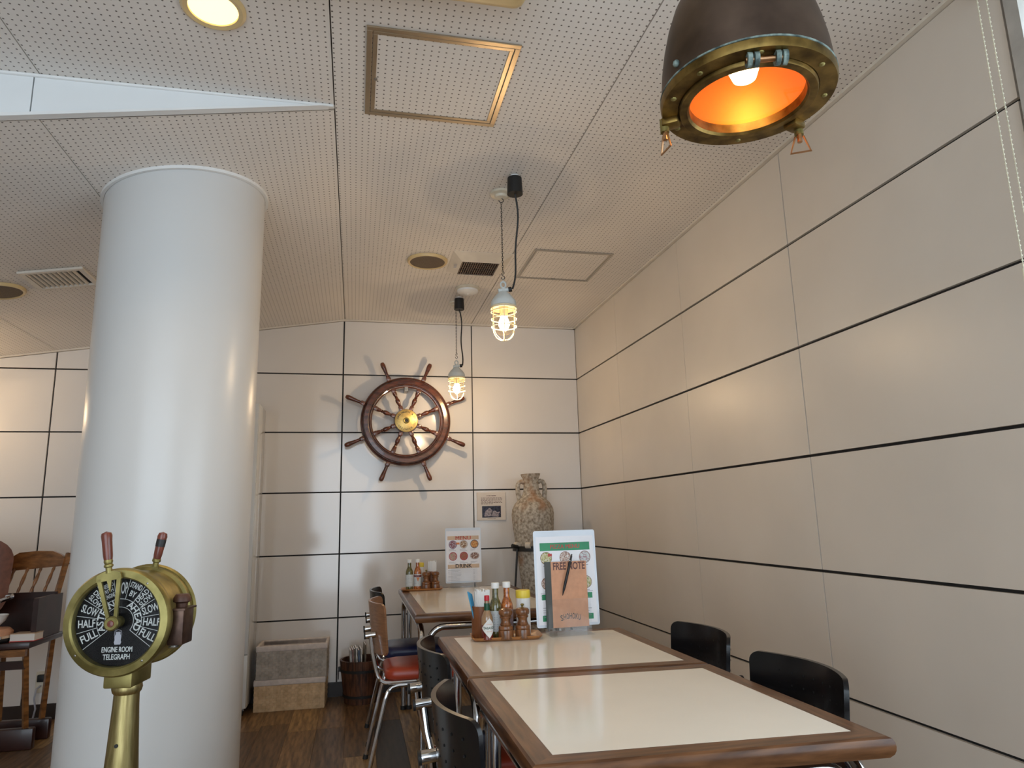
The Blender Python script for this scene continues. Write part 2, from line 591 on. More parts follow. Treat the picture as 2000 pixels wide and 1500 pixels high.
# floor with planks
fl = MB().box(XL - .1, YF - .1, -0.08, 0.1, 0.1, -0.012).build('floor', BASEB)
struct(fl, 'wood plank floor in mixed dark and golden brown tones', 'floor')
pw, cols = 0.152, 29
x = -0.002
k = 0
for c in range(cols):
    y = 0.0 - random.uniform(0, 0.9)
    y0 = 0.0
    while y0 > -6.4:
        L = 0.92
        y1 = max(y if y0 == 0.0 else y0 - L, -6.45)
        if y0 == 0.0 and y > -0.15:
            y1 = y - 0.5
        mb = MB().box(-pw + 0.0012, 0.001 - (y0 - y1), -0.012, 0, -0.001, 0.0)
        o = mb.build('plank', PLANKS[random.choice((0, 0, 1, 1, 2, 3, 3))], fl, smooth=0)
        o.location = (x, y0, 0)
        y0 = y1
    x -= pw
MB().box(XL, YF, -0.012, x, 0, 0).build('plain_boards', PLANKS[1], fl, smooth=0)


def wall_panels(wall, axis, cuts, hj, mat, vg, hg, ztop, t=0.012):
    """proud panels with recessed black joints; axis 'x' = back wall, 'y' = right wall"""
    zs = [ztop] + hj + [0.085]
    for i in range(len(cuts) - 1):
        a, b = cuts[i], cuts[i + 1]
        g0, g1 = vg[i] / 2, vg[i + 1] / 2
        for j in range(len(zs) - 1):
            zt, zb = zs[j] - (hg / 2 if j else 0), zs[j + 1] + hg / 2
            mb = MB()
            if axis == 'x':
                x0, x1 = b + g1, a - g0
                if j == 0:
                    p = [(x0, zb), (x1, zb), (x1, cz(x1) - 0.012)]
                    if x0 < XC < x1:
                        p.append((XC, cz(XC) - 0.012))
                    p.append((x0, cz(x0) - 0.012))
                    mb.prism(p, -0.012, 0.0, FACE @ T(0, 0, 0) @ Matrix.Diagonal((1, 1, -1, 1)))
                    mb.v = [(vx, -0.012 if abs(vy) > 1e-6 else 0, vz) for vx, vy, vz in mb.v]
                else:
                    mb.box(x0, -t, zb, x1, 0, zt)
            else:
                mb.box(-t, b + g1, zb, 0, a - g0, zt - (0.012 if j == 0 else 0))
            mb.build('panel', mat, wall, smooth=0)


wb = MB().box(XL, 0, 0, 0.1, 0.08, CZ + .1).build('wall_back', BLACK)
struct(wb, 'back wall of large cream panels with black joints', 'wall')
bx = [0.0 - 0.012, -0.8186, -1.738, -2.64, -3.5474, -4.45, -5.35, -6.15]
wall_panels(wb, 'x', bx, ROWS, PANEL_B, [0.008, 0.008, 0.010, 0.010, 0.010, 0.01, 0.01, 0.01], 0.0095, CZ)

wr = MB().box(0, -3.655, 0, 0.08, 0.0, CZ + .1).build('wall_right', BLACK)
struct(wr, 'right wall of large beige panels with black joints', 'wall')
by = [0.0, -0.849, -1.7585, -2.6726, -3.6465]
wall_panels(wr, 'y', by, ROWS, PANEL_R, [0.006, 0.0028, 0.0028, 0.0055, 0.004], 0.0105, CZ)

# window in the right wall
w1 = MB().box(0, -6.4, 0, 0.09, -3.66, 0.55).box(0, -6.4, 2.46, 0.09, -3.66, CZ + .1).box(0, -6.5, 0, 0.09, -6.3, CZ + .1) \
    .build('wall_right', WIN)
struct(w1, 'grey wall below and above the right hand window', 'wall')
wn = MB().box(-0.03, -3.70, 0.5, 0.09, -3.664, 2.5).box(-0.02, -5.02, 0.55, 0.08, -4.97, 2.46).box(-0.02, -6.3, 2.42, 0.08, -3.7, 2.5) \
    .box(-0.02, -6.3, 0.5, 0.08, -3.7, 0.56).build('window_1', WIN)
struct(wn, 'grey framed window in the right wall beside the last panel', 'window')
MB().box(0.04, -4.97, 0.56, 0.046, -3.7, 2.42).build('pane', PANE, wn)
MB().box(0.04, -6.3, 0.56, 0.046, -5.02, 2.42).build('pane', PANE, wn)
# wall behind the photographer: big windows
wf = MB().box(XL, YF - .08, 0, 0.1, YF, 0.05).box(XL, YF - .08, 2.40, 0.1, YF, CZ + .1).box(XL, YF - .08, .05, -4.35, YF, 2.40) \
    .box(-1.15, YF - .08, .05, 0.1, YF, 2.40).build('wall_front', PANEL_B)
struct(wf, 'front wall with a tall glazed opening', 'wall')
wn2 = MB()
for xx in (-4.32, -2.75, -1.18):
    wn2.box(xx - .03, YF - .06, .05, xx + .03, YF - .01, 2.40)
wn2 = wn2.build('window_2', WIN)
struct(wn2, 'pair of tall grey framed windows behind the tables', 'window')
for i in range(2):
    MB().box(-4.29 + 1.57 * i, YF - .04, .05, -2.78 + 1.57 * i, YF - .034, 2.40).build('pane', PANE, wn2)
wl = MB().box(XL - .08, YF, 0, XL, 0.08, CZ + .1).build('wall_left', PANEL_B)
struct(wl, 'plain cream left wall', 'wall')

# skirting
o = MB().box(-6.15, -0.014, 0, -0.012, 0, 0.085).box(-6.15, -0.010, 0.085, -.012, 0, 0.125).build('baseboard_back', BASEB)
struct(o, 'dark brown baseboard along the back wall', 'baseboard')
o = MB().box(-0.014, -3.65, 0, 0, -0.012, 0.085).box(-.010, -3.65, .085, 0, -.012, .125).build('baseboard_right', BASEB)
struct(o, 'dark brown baseboard along the right wall', 'baseboard')

# ceiling
ce = MB().box(XC, YF, CZ + .02, 0.08, 0.08, CZ + .08).box(XL, YF, CZ + .02, XC, -2.655, CZ + .08)
zL = cz(XL)
ce.add([(XL, -2.655, zL + .02), (XC, -2.655, CZ + .02), (XC, 0.08, CZ + .02), (XL, .08, zL + .02),
        (XL, -2.655, zL + .08), (XC, -2.655, CZ + .08), (XC, 0.08, CZ + .08), (XL, .08, zL + .08)],
       [(0, 3, 2, 1), (4, 5, 6, 7), (0, 1, 5, 4), (1, 2, 6, 5), (2, 3, 7, 6), (3, 0, 4, 7)])
ce = ce.build('ceiling', CEILEDGE)
struct(ce, 'perforated cream board ceiling, folded down towards the left', 'ceiling')
XJ = [0.0, -0.820, -1.735, -2.640, -3.547, -4.45, -5.35, -6.2]
YJ = [0.0, -0.845, -1.750, -2.655, -3.560, -4.465, -5.37, -6.5]
for i in range(7):
    for j in range(7):
        x0, x1 = XJ[i + 1] + .0021, XJ[i] - (.0021 if i else 0)
        y0, y1 = YJ[j + 1] + .0011, YJ[j] - (.0011 if j else 0)
        za, zb = (cz(x0, y0), cz(x1, y0)) if i >= 2 else (CZ, CZ)
        h = 0.021
        MB().add([(x0, y0, za), (x1, y0, zb), (x1, y1, zb), (x0, y1, za), (x0, y0, za + h), (x1, y0, zb + h), (x1, y1, zb + h), (x0, y1, za + h)],
                 [(0, 3, 2, 1), (4, 5, 6, 7), (0, 1, 5, 4), (1, 2, 6, 5), (2, 3, 7, 6), (3, 0, 4, 7)]).build('ceiling_board', CEIL, ce, smooth=0)

# white fascia between the flat and the sloping ceiling
fa = thing('trim_1', 'white glossy triangular fascia where the ceiling steps down', 'fascia')
fa['kind'] = 'structure'
xa = -2.655
for (xl, xr) in ((xa + .002, XC), (-6.2, xa - .002)):
    zl, zr = cz(xl) - .001, cz(xr) - .001
    mb = MB()
    mb.add([(xl, -2.672, zl), (xr, -2.672, zr), (xr, -2.672, CZ), (xl, -2.672, CZ), (xl, -2.652, zl), (xr, -2.652, zr), (xr, -2.652, CZ), (xl, -2.652, CZ)],
           [(0, 1, 2, 3), (4, 7, 6, 5), (0, 4, 5, 1), (1, 5, 6, 2), (2, 6, 7, 3), (3, 7, 4, 0)])
    mb.build('fascia_board', FASCIA, fa, smooth=0)
zl = cz(-6.2)
MB().add([(-6.2, -2.6515, zl), (XC, -2.6515, CZ), (XC, -2.6515, CZ + .02), (-6.2, -2.6515, CZ + .02), (-6.2, -2.640, zl), (XC, -2.640, CZ), (XC, -2.640, CZ + .02), (-6.2, -2.640, CZ + .02)],
         [(0, 1, 2, 3), (4, 7, 6, 5), (0, 4, 5, 1), (1, 5, 6, 2), (2, 6, 7, 3), (3, 7, 4, 0)]).build('light_leak_blocker', CEILEDGE, fa, smooth=0)  # added behind the fascia joint to block sky light leaking through
MB().tube([(-6.2, -2.674, CZ - .012), (XC - .004, -2.672, CZ - .004)], [0.013, 0.005], 10).build('top_moulding', WHITE, fa)
zl = cz(-6.2)
xe = XC - .02
MB().add([(-6.2, -2.677, zl - .006), (xe, -2.677, cz(xe) - .003), (xe, -2.677, cz(xe) + .002), (-6.2, -2.677, zl + .030),
          (-6.2, -2.650, zl - .006), (xe, -2.650, cz(xe) - .003), (xe, -2.650, cz(xe) + .002), (-6.2, -2.650, zl + .030)],
         [(0, 1, 2, 3), (4, 7, 6, 5), (0, 4, 5, 1), (1, 5, 6, 2), (2, 6, 7, 3), (3, 7, 4, 0)]).build('bottom_flange', WHITE, fa, smooth=0)

# thin edge mouldings where ceiling meets walls
o = MB().box(-0.030, -3.66, CZ - .010, -0.0, 0, CZ + .001).build('trim_2', VENTW)
struct(o, 'slim cream edge moulding between ceiling and right wall', 'moulding')
mb = MB().box(XC, -0.026, CZ - .010, 0, 0, CZ + .001)
zl = cz(XL)
mb.add([(XL, -.026, zl - .010), (XC, -.026, CZ - .010), (XC, -.026, CZ + .001), (XL, -.026, zl + .001), (XL, 0, zl - .010), (XC, 0, CZ - .010), (XC, 0, CZ + .001), (XL, 0, zl + .001)],
       [(0, 1, 2, 3), (4, 7, 6, 5), (0, 4, 5, 1), (1, 5, 6, 2), (2, 6, 7, 3), (3, 7, 4, 0)])
struct(mb.build('trim_3', VENTW, smooth=0), 'slim cream edge moulding between ceiling and back wall', 'moulding')

# round pillar
PX, PY, PR = -2.341, -2.005, 0.300


def ring_of(r, zf, n=72):
    return [(PX + r * math.cos(2 * PI * i / n), PY + r * math.sin(2 * PI * i / n), zf(PX + r * math.cos(2 * PI * i / n))) for i in range(n)]


def stack(rings):
    mb = MB()
    n = len(rings[0])
    vs = [p for rr in rings for p in rr]
    fs = []
    for j in range(len(rings) - 1):
        for i in range(n):
            l = (i + 1) % n
            fs.append((j * n + i, j * n + l, (j + 1) * n + l, (j + 1) * n + i))
    return mb.add(vs, fs)


pl = stack([ring_of(PR, lambda x: 0.0), ring_of(PR, lambda x: cz(x) + .005)]).build('pillar', PILLAR)
struct(pl, 'thick round white pillar behind the brass telegraph', 'pillar')
stack([ring_of(PR + .001, lambda x: cz(x) - .012), ring_of(PR + .013, lambda x: cz(x) - .012), ring_of(PR + .013, lambda x: cz(x) + .001), ring_of(PR + .001, lambda x: cz(x) + .001)]) \
    .build('collar_ring', WHITE, pl)
MB().lathe([(PR, 0), (PR + .008, 0), (PR + .008, .07), (PR, .075)], 72, T(PX, PY, 0), close=True).build('base_ring', BASEB, pl)

# ================================================================= ceiling fittings
def hatch(loc, sx, sy, mat, fw_, label):
    t = thing('access_hatch', label, 'ceiling hatch', loc)
    a, b = sx / 2, sy / 2
    w = fw_
    for (x0, y0, x1, y1) in ((-a, -b, a, -b + w), (-a, b - w, a, b), (-a, -b + w, -a + w, b - w), (a - w, -b + w, a, b - w)):
        MB().box(x0, y0, -.006, x1, y1, -.0005, bev=.0012, seg=1).build('outer_frame_bar', mat, t)
    g = w + .002
    a2, b2 = a - g, b - g
    for (x0, y0, x1, y1) in ((-a2, -b2, a2, -b2 + w * .8), (-a2, b2 - w * .8, a2, b2), (-a2, -b2 + w * .8, -a2 + w * .8, b2 - w * .8), (a2 - w * .8, -b2 + w * .8, a2, b2 - w * .8)):
        MB().box(x0, y0, -.005, x1, y1, -.0005, bev=.001, seg=1).build('inner_frame_bar', mat, t)
    MB().box(-a2 + w * .8, -b2 + w * .8, -.0025, a2 - w * .8, b2 - w * .8, -.0005).build('hatch_panel', CEIL, t, smooth=0)
    return t


t = hatch((-1.400, -2.870, CZ), .464, .452, ALU, .017, 'brass framed square ceiling hatch nearest the round pillar')
MB().cyl((-.2, 0.02, -.007), (-.2, 0.02, -.001), .006).build('latch', BOLT, t)
t = hatch((-.495, -1.296, CZ), .452, .455, ALU2, .011, 'slim framed square ceiling hatch near the right wall')
MB().box(-.012, .205, -.008, .012, .215, -.001).build('latch', BOLT, t)

# exhaust fan grille
t = thing('exhaust_fan_cover', 'square white exhaust fan cover with dark grille in ceiling', 'ceiling vent', (-.982, -1.272, CZ))
a, b = .165, .158
mb = MB()
o4 = [(-a, -b, -.002), (a, -b, -.002), (a, b, -.002), (-a, b, -.002)]
i4 = [(-.105, -.065, -.026), (.105, -.065, -.026), (.105, .138, -.026), (-.105, .138, -.026)]
o0 = [(p[0], p[1], -.0002) for p in o4]
mb.add(o0 + o4 + i4, [(0, 1, 5, 4), (1, 2, 6, 5), (2, 3, 7, 6), (3, 0, 4, 7), (4, 5, 9, 8), (5, 6, 10, 9), (6, 7, 11, 10), (7, 4, 8, 11)])
mb.build('cover', VENTW, t, smooth=0)
MB().box(-.104, -.064, -.020, .104, .137, -.012).build('filter', DARKIN, t)
for i in range(17):
    xx = -.1 + i * .0125
    MB().box(xx - .0018, -.064, -.025, xx + .0018, .137, -.018).build('grille_bar', LANT, t, smooth=0)
for i in range(6):
    yy = -.05 + i * .035
    MB().box(-.104, yy - .001, -.0245, .104, yy + .001, -.019).build('grille_cross_bar', LANT, t, smooth=0)
mb = MB()
for i in range(3):
    mb.box(-.140, .0 + i * .018, -.0205, -.123, .01 + i * .018, -.0200, M=R('Y', 0))
mb.build('marking', GREYINK, t)


def disc_speaker(loc, rad, label, tilt=0):
    t = thing('ceiling_speaker', label, 'ceiling speaker', loc, group='round ceiling speakers')
    t.rotation_euler = (0, tilt, 0)
    MB().lathe([(rad * .86, -.001), (rad, -.001), (rad, -.008), (rad * .95, -.016), (rad * .86, -.014)], 40, close=True).build('bezel', BEIGE, t)
    MB().lathe([(rad * .86, -.002), (rad * .86, -.012), (rad * .5, -.0155), (0, -.0165)], 40).build('speaker_grille', SPKG, t)
    return t


disc_speaker((-1.271, -1.262, CZ), .112, 'round brown ceiling speaker with cream rim left of fan cover')
disc_speaker((-3.372, -1.19, cz(-3.372)), .112, 'round brown ceiling speaker cut off by the left picture edge', -math.atan(SL))

t = thing('smoke_detector', 'round white smoke detector on ceiling above the far pendant lamp', 'smoke detector', (-.976, -.826, CZ))
MB().lathe([(0, 0), (.076, 0), (.076, -.010), (.068, -.016), (0, -.016)], 36).build('mounting_base', CREAM2, t)
MB().lathe([(.066, -.016), (.064, -.026), (.045, -.036), (0, -.040)], 36).build('sensor_dome', WHITE, t)
MB().lathe([(.010, -.038), (.008, -.043), (0, -.044)], 12).build('test_button', CAPW, t)

# slatted air vent on the sloping ceiling
t = thing('air_vent', 'white slatted air vent in the sloping ceiling left of pillar', 'ceiling vent', (-3.072, -1.285, cz(-3.072)))
t.rotation_euler = (0, -math.atan(SL), 0)
a, b, w = .140, .125, .026
for (x0, y0, x1, y1) in ((-a, -b, a, -b + w), (-a, b - w, a, b), (-a, -b + w, -a + w, b - w), (a - w, -b + w, a, b - w)):
    MB().box(x0, y0, -.014, x1, y1, -.001, bev=.003, seg=1).build('frame_bar', VENTW, t)
MB().box(-a + w, -b + w, -.003, a - w, b - w, -.001).build('duct_opening', DARKIN, t)
for i in range(10):
    xx = -a + w + .012 + i * .0215
    MB().box(-.0012, -b + w, -.010, .0012, b - w, .008, M=T(xx, 0, -.006) @ R('Y', 35)).build('slat', VENTW, t, smooth=0)

# recessed downlight
t = thing('downlight', 'round brass rimmed recessed downlight glowing in ceiling', 'downlight', (-2.05, -3.085, CZ))
MB().lathe([(.066, -.001), (.086, -.001), (.086, -.007), (.078, -.012), (.066, -.009)], 40, close=True).build('rim', BEIGE, t)
MB().lathe([(.066, -.002), (.064, -.006), (.03, -.0085), (0, -.009)], 40).build('lens', DOWN, t)
l = bpy.data.lights.new('downlight_beam', 'SPOT')
l.energy, l.color, l.spot_size, l.spot_blend, l.shadow_soft_size = 25, WARM, 2.2, .8, .06
lo = bpy.data.objects.new('downlight_beam', l)
lo.location = (0, 0, -.02)
lo.parent = t
COL.objects.link(lo)

# beige ceiling unit at the top edge of the picture
t = thing('ceiling_unit', 'beige rounded plastic ceiling unit cut by top picture edge', 'ceiling unit', (-1.62, -3.62, CZ))
MB().box(-.40, -.30, -.09, .40, .30, -.001, bev=.035, seg=4).build('housing', BEIGE, t)
MB().box(-.33, -.24, -.098, .33, .24, -.088, bev=.004).build('lens_cover', CREAM, t)

# ================================================================= cage pendant lamps
def pendant(loc, ztop, canpos, plate_r, label, glow):
    """loc = chain position on ceiling"""
    t = thing('cage_pendant_lamp', label, 'pendant lamp', loc, group='white cage pendant lamps over the tables')
    zc = ztop - loc[2]                       # shoulder of the cap, local
    MB().lathe([(0, 0), (plate_r, 0), (plate_r, -.010), (plate_r * .62, -.014), (plate_r * .55, -.024), (0, -.026)], 28).build('ceiling_plate', CREAM2, t)
    hk = [(0, 0, -.022)] + [(.010 * math.sin(a), 0, -.036 + .010 * math.cos(a)) for a in [i * PI / 6 for i in range(1, 10)]]
    MB().tube(hk, .0018, 6).build('ceiling_hook', IRON, t)
    # chain links
    z, k = -.044, 0
    zend = zc + .105
    ch = MB()
    while z > zend:
        pts = []
        for i in range(8):
            a = 2 * PI * i / 8
            q = (.0030 * math.cos(a), 0, z - .006 + .0072 * math.sin(a))
            pts.append(q if k % 2 == 0 else (q[1], q[0], q[2]))
        ch.tube(pts, .0011, 4, closed=True)
        z -= .0105
        k += 1
    ch.build('chain', IRON, t)
    hz = z
    sh = [(0.006 * math.sin(a), 0, hz - .004 + .006 * math.cos(a)) for a in [i * PI / 5 for i in range(8)]] + \
         [(-.003, 0, hz - .016)] + [(0.008 * math.sin(a), 0, hz - .026 + .008 * math.cos(a)) for a in [i * PI / 5 for i in range(9)]]
    MB().tube(sh, .0016, 6).build('chain_hook', IRON, t)
    MB().tube([(0, 0, hz - .028), (0, 0, zc + .048)], .0016, 6).build('hanger_wire', LAMPW, t)
    eye = [(.011 * math.cos(a), 0, zc + .040 + .014 * math.sin(a)) for a in [2 * PI * i / 12 for i in range(12)]]
    MB().tube(eye, .0042, 6, closed=True).build('eye_bolt', LAMPW, t)
    MB().cyl((0, 0, zc + .028), (0, 0, zc + .004), .010, .014).cyl((-.022, 0, zc + .012), (.024, -.006, zc + .018), .009).build('cable_gland', LAMPW, t)
    MB().cyl((.022, -.006, zc + .017), (.036, -.010, zc + .019), .011).build('gland_nut', RUBBER, t)
    MB().lathe([(0, .008), (.018, .006), (.024, 0), (.040, -.016), (.052, -.034), (.0545, -.040), (.0545, -.058), (.048, -.060), (0, -.058)], 36, T(0, 0, zc)).build('cap', LAMPW, t)
    MB().lathe([(.049, -.058), (.056, -.060), (.056, -.070), (.049, -.071)], 36, T(0, 0, zc), close=True).build('cage_collar', CAGEW, t)
    # cage
    cg = zc - .070
    zb = -.142
    for k in range(3):
        an = k * PI / 3 + .35
        pts = [(.0535, cg)] + [(.0535, cg - .078)] + [(.0535 * math.cos(a), cg - .078 - .062 * math.sin(a)) for a in [i * PI / 12 for i in range(1, 12)]] + [(-.0535, cg - .078), (-.0535, cg)]
        MB().tube([(r * math.cos(an), r * math.sin(an), z) for r, z in pts], .0021, 6).build('cage_wire', CAGEW, t)
    for zz in (-.012, -.044, -.078):
        pts = [(.0545 * math.cos(2 * PI * i / 28), .0545 * math.sin(2 * PI * i / 28), cg + zz) for i in range(28)]
        MB().tube(pts, .0021, 6, closed=True).build('cage_ring', CAGEW, t)
    MB().lathe([(.042, cg + .008), (.044, cg - .03), (.044, cg - .075), (.036, cg - .100), (.02, cg - .113), (0, cg - .117)], 28, caps=False).build('glass_globe', GLASS, t)
    MB().cyl((0, 0, cg + .012), (0, 0, cg - .032), .019, .017, 20).build('socket', SOCK, t)
    MB().lathe([(.013, cg - .030), (.016, cg - .040), (.023, cg - .058), (.024, cg - .070), (.018, cg - .086), (.008, cg - .094), (0, cg - .095)], 20).build('bulb', BULB, t)
    # black canopy can and cord
    cx, cy = canpos
    can = MB().cyl((cx, cy, -.012), (cx, cy, -.085), .030, .033, 28).build('canopy_can', RUBBER, t)
    MB().cyl((cx, cy, -.001), (cx, cy, -.0125), .018, None, 16).build('can_socket', CAPW, can)
    P0, P1 = Vector((cx, cy, -.084)), Vector((.036, -.010, zc + .019))
    n = 26
    cord = []
    for i in range(n + 1):
        u = i / n
        p = P0.lerp(P1, u)
        s = math.sin(PI * u)
        cord.append((cx + (P1.x - cx) * u ** 3 + .020 * s + .006 * math.sin(u * 9), p.y + .0 * s, p.z - .03 * s * u))
    MB().tube(cord, .0042, 8).build('power_cord', RUBBER, t)
    l = bpy.data.lights.new('bulb_light', 'POINT')
    l.energy, l.color, l.shadow_soft_size = glow, WARM, .012
    lo = bpy.data.objects.new('bulb_light', l)
    lo.parent = t
    lo.location = (0, 0, cg - .106)
    COL.objects.link(lo)
    return t


pendant((-1.032, -2.125, CZ), 2.062, (.024, -.165), .048, 'white cage pendant lamp over the near tables, larger in view', 6.5)
pendant((-1.006, -.520, CZ), 2.079, (.004, -.120), .048, 'white cage pendant lamp hanging in front of the ship wheel', 7.5)
pendant((-4.15, -.520, cz(-4.15)), 2.0, (.004, -.120), .048, 'white cage pendant lamp beyond the left picture edge', 9.0)

# ================================================================= porthole lamp
t = thing('porthole_lamp', 'large copper and brass porthole pendant lamp glowing orange', 'pendant lamp', (-.915, -3.830, 1.900))
RL = .163
oc = [(.975, .012), (.975, .035), (.955, .07), (.915, .11), (.85, .155), (.765, .195), (.65, .23), (.49, .26), (.28, .28), (.06, .287)]
prof = [(RL * r, z) for r, z in oc] + [(RL * r - .004, z - .003) for r, z in oc[::-1]]
MB().lathe(prof, 64, close=True).build('copper_shade', COPPER, t)
MB().lathe([(RL * r * .96, z - .006 if z > .02 else .013) for r, z in oc] + [(0, .279)], 64, caps=False).build('reflector', REFLECT, t)
MB().lathe([(RL * .74, .014), (RL * .98, .014), (RL * 1.0, .010), (RL * 1.0, .000), (RL * .985, -.006), (RL * .80, -.006), (RL * .795, -.002), (RL * .74, -.002)], 72, close=True).build('flange_ring', RINGBR, t)
MB().lathe([(RL * .66, .010), (RL * .79, .010), (RL * .79, -.009), (RL * .775, -.013), (RL * .69, -.013), (RL * .665, -.008)], 72, close=True).build('window_ring', RINGBR, t)
MB().lathe([(RL * .99, .011), (RL * 1.003, .0115), (RL * 1.003, .0145), (RL * .985, .0145)], 72, close=True).build('verdigris_seam', VERDI, t)
for a in (20, 66, 128, 172, 205, 248, 300, 342):
    x_, y_ = RL * .89 * math.cos(a * D2R), RL * .89 * math.sin(a * D2R)
    MB().sphere((x_, y_, -.006), (.006, .006, .003), 10, 6).build('rivet', BRASS, t)
for a in (70, 190, 330):
    MB().sphere((RL * .985 * math.cos(a * D2R), RL * .985 * math.sin(a * D2R), .034), (.007, .007, .007), 10, 6).build('screw_head', VERDI, t)
# hinge towards the far side of the ring (top of the picture), clamps on the near side
hg = thing
Mh = R('Z', -108) @ T(RL * .86, 0, 0)
for yy in (-.030, -.018, .018, .030):
    MB().cyl((0, yy - .004, -.016), (0, yy + .004, -.016), .013, None, 16, M=Mh).build('hinge_lug', VERDI, t)
MB().cyl((0, -.036, -.016), (0, .036, -.016), .0055, None, 12, M=Mh).build('hinge_pin', COPBR, t)
for a, tilt in ((143, 8), (20, -12)):
    Mc = R('Z', a) @ T(RL * .92, 0, 0)
    MB().box(-.020, -.015, -.020, .014, .015, -.004, M=Mc, bev=.004).build('clamp_block', RINGBR, t)
    MB().cyl((.010, 0, -.002), (.010, 0, -.030), .009, None, 14, M=Mc).build('clamp_collar', BRASS, t)
    MB().cyl((.010, 0, -.028), (.010, 0, -.046), .005, None, 10, M=Mc).build('clamp_screw', COPBR, t)
    Mc2 = Mc @ T(.010, 0, -.034) @ R('Z', 40)
    MB().tube([(0, .008, 0), (0, .019, -.034), (0, -.019, -.034), (0, -.008, 0)], .0026, 6, closed=True, M=Mc2).build('wing_nut_loop', COPBR, t)
MB().cyl((0, 0, .283), (0, 0, CZ - 1.900 - .03), .004, None, 10).build('suspension_rod', IRON, t)
MB().lathe([(0, .63 - .001), (.05, .629), (.045, .60), (0, .595)], 28).build('ceiling_canopy', BRASS, t)
MB().cyl((0, 0, .270), (0, 0, .106), .017, None, 16).build('socket', SOCK, t)
MB().lathe([(.014, .108), (.017, .098), (.028, .074), (.029, .061), (.022, .042), (0, .032)], 24).build('bulb', BULB2, t)
MB().lathe([(RL * .67, .004), (RL * .67, .001), (0, .001), (0, .004)], 48).build('glass_pane', GLASS, t)
# ================================================================= ship wheel
HX, HY, HZ = -1.304, -0.105, 1.787
t = thing('ship_wheel', 'dark mahogany eight spoke ship wheel with brass hub on wall', 'ship wheel', (HX, HY, HZ))
WM = FACE     # lathe axis z -> -Y towards the room
MB().lathe([(.250, -.018), (.300, -.018), (.310, -.013), (.312, -.004), (.308, .006), (.300, .010), (.296, .006), (.250, .006)], 96, WM, close=True).build('outer_felloe', MAHOG2, t, smooth=20)
MB().lathe([(.256, .004), (.295, .004), (.2955, .020), (.2925, .0245), (.288, .0265), (.263, .0265), (.2585, .0245), (.256, .020)], 96, WM, close=True).build('facing_ring', MAHOG, t, smooth=20)
MB().lathe([(.2875, .0262), (.2895, .0262), (.2895, .0270), (.2875, .0272)], 96, WM, close=True).build('dark_groove_ring', DARKLINE, t)  # rim groove drawn as a thin dark ring
MB().lathe([(.2615, .0262), (.2635, .0262), (.2635, .0272), (.2615, .0270)], 96, WM, close=True).build('dark_groove_ring', DARKLINE, t)  # inner groove line, also a thin dark ring
MB().lathe([(.234, -.014), (.252, -.014), (.253, .010), (.249, .015), (.242, .014), (.235, .008)], 96, WM, close=True).build('inner_ring', MAHOG2, t, smooth=20)
for k in range(16):
    a = (k * 22.5 + 11.25) * D2R
    MB().cyl((.272 * math.cos(a), .272 * math.sin(a), .0265), (.272 * math.cos(a), .272 * math.sin(a), .0278), .0035, None, 8, M=WM).build('peg', DARKLINE, t)
for k in range(8):
    a = 22.5 + k * 45
    Ms = WM @ R('Z', a) @ R('Y', 90)          # spoke axis +z -> radial
    sp = MB().lathe([(.013, .060), (.015, .085), (.013, .100), (.009, .106), (.012, .112), (.009, .118), (.011, .124), (.0155, .142), (.0165, .152), (.014, .165), (.009, .172),
                     (.0125, .178), (.009, .184), (.0135, .196), (.016, .215), (.016, .240)], 16, Ms).build('spoke', MAHOG, t)
    MB().box(.070, -.015, -.004, .112, .015, .017, M=WM @ R('Z', a), bev=.006).build('spoke_root_pad', PADW, sp)
    MB().box(.212, -.0165, -.004, .246, .0165, .020, M=WM @ R('Z', a), bev=.007).build('spoke_end_pad', PADW, sp)
    h = MB().lathe([(.013, .306), (.0135, .330), (.010, .346), (.0125, .352), (.011, .360), (.0135, .385), (.0165, .415), (.0165, .430), (.012, .444), (0, .449)], 16, Ms).build('handle', MAHOG, t)
    MB().box(.305, -.0155, -.006, .338, .0155, .016, M=WM @ R('Z', a), bev=.006).build('handle_pad', PADW, h)
MB().lathe([(0, -.02), (.083, -.02), (.086, .0), (.080, .022), (0, .022)], 48, WM).build('hub_block', MAHOG2, t)
hp = MB().lathe([(.0, .020), (.079, .020), (.079, .027), (.076, .029), (0, .029)], 64, WM).build('hub_plate', HUBBRASS, t)
MB().lathe([(.011, .028), (.020, .028), (.021, .034), (.017, .038), (.011, .036)], 32, WM, close=True).build('hub_bush', BRASS, hp)
MB().lathe([(0, .0290), (.0115, .0290), (.0115, .0300), (0, .0302)], 24, WM).build('axle_hole', DARKLINE, hp)


def arc_text(mb, body, rad, mid, step, size, base, inward=False, z=.0, thick=.0005, wf=.62):
    n = len(body)
    for i, ch in enumerate(body):
        if ch == ' ':
            continue
        d = (i - (n - 1) / 2) * step
        a = mid - d if not inward else mid + d
        Mt = base @ R('Z', a) @ T(rad, 0, z) @ R('Z', -90 if not inward else 90)
        mb.text(ch, Mt, size, thick=thick)
    return mb


mb = arc_text(MB(), 'JOHN HASTIE & CO LTD', .061, 72, 10.2, .0125, WM, z=.0291)
arc_text(mb, '-GREENOCK-', .062, -98, 13.5, .0125, WM, inward=True, z=.0291)
mb.build('lettering', DARKLINE, hp, smooth=0)
MB().box(-.012, -.013, .212, .012, .09, .240).box(-.004, -.028, .222, .004, -.01, .230).build('wall_hook', BOLT, t)

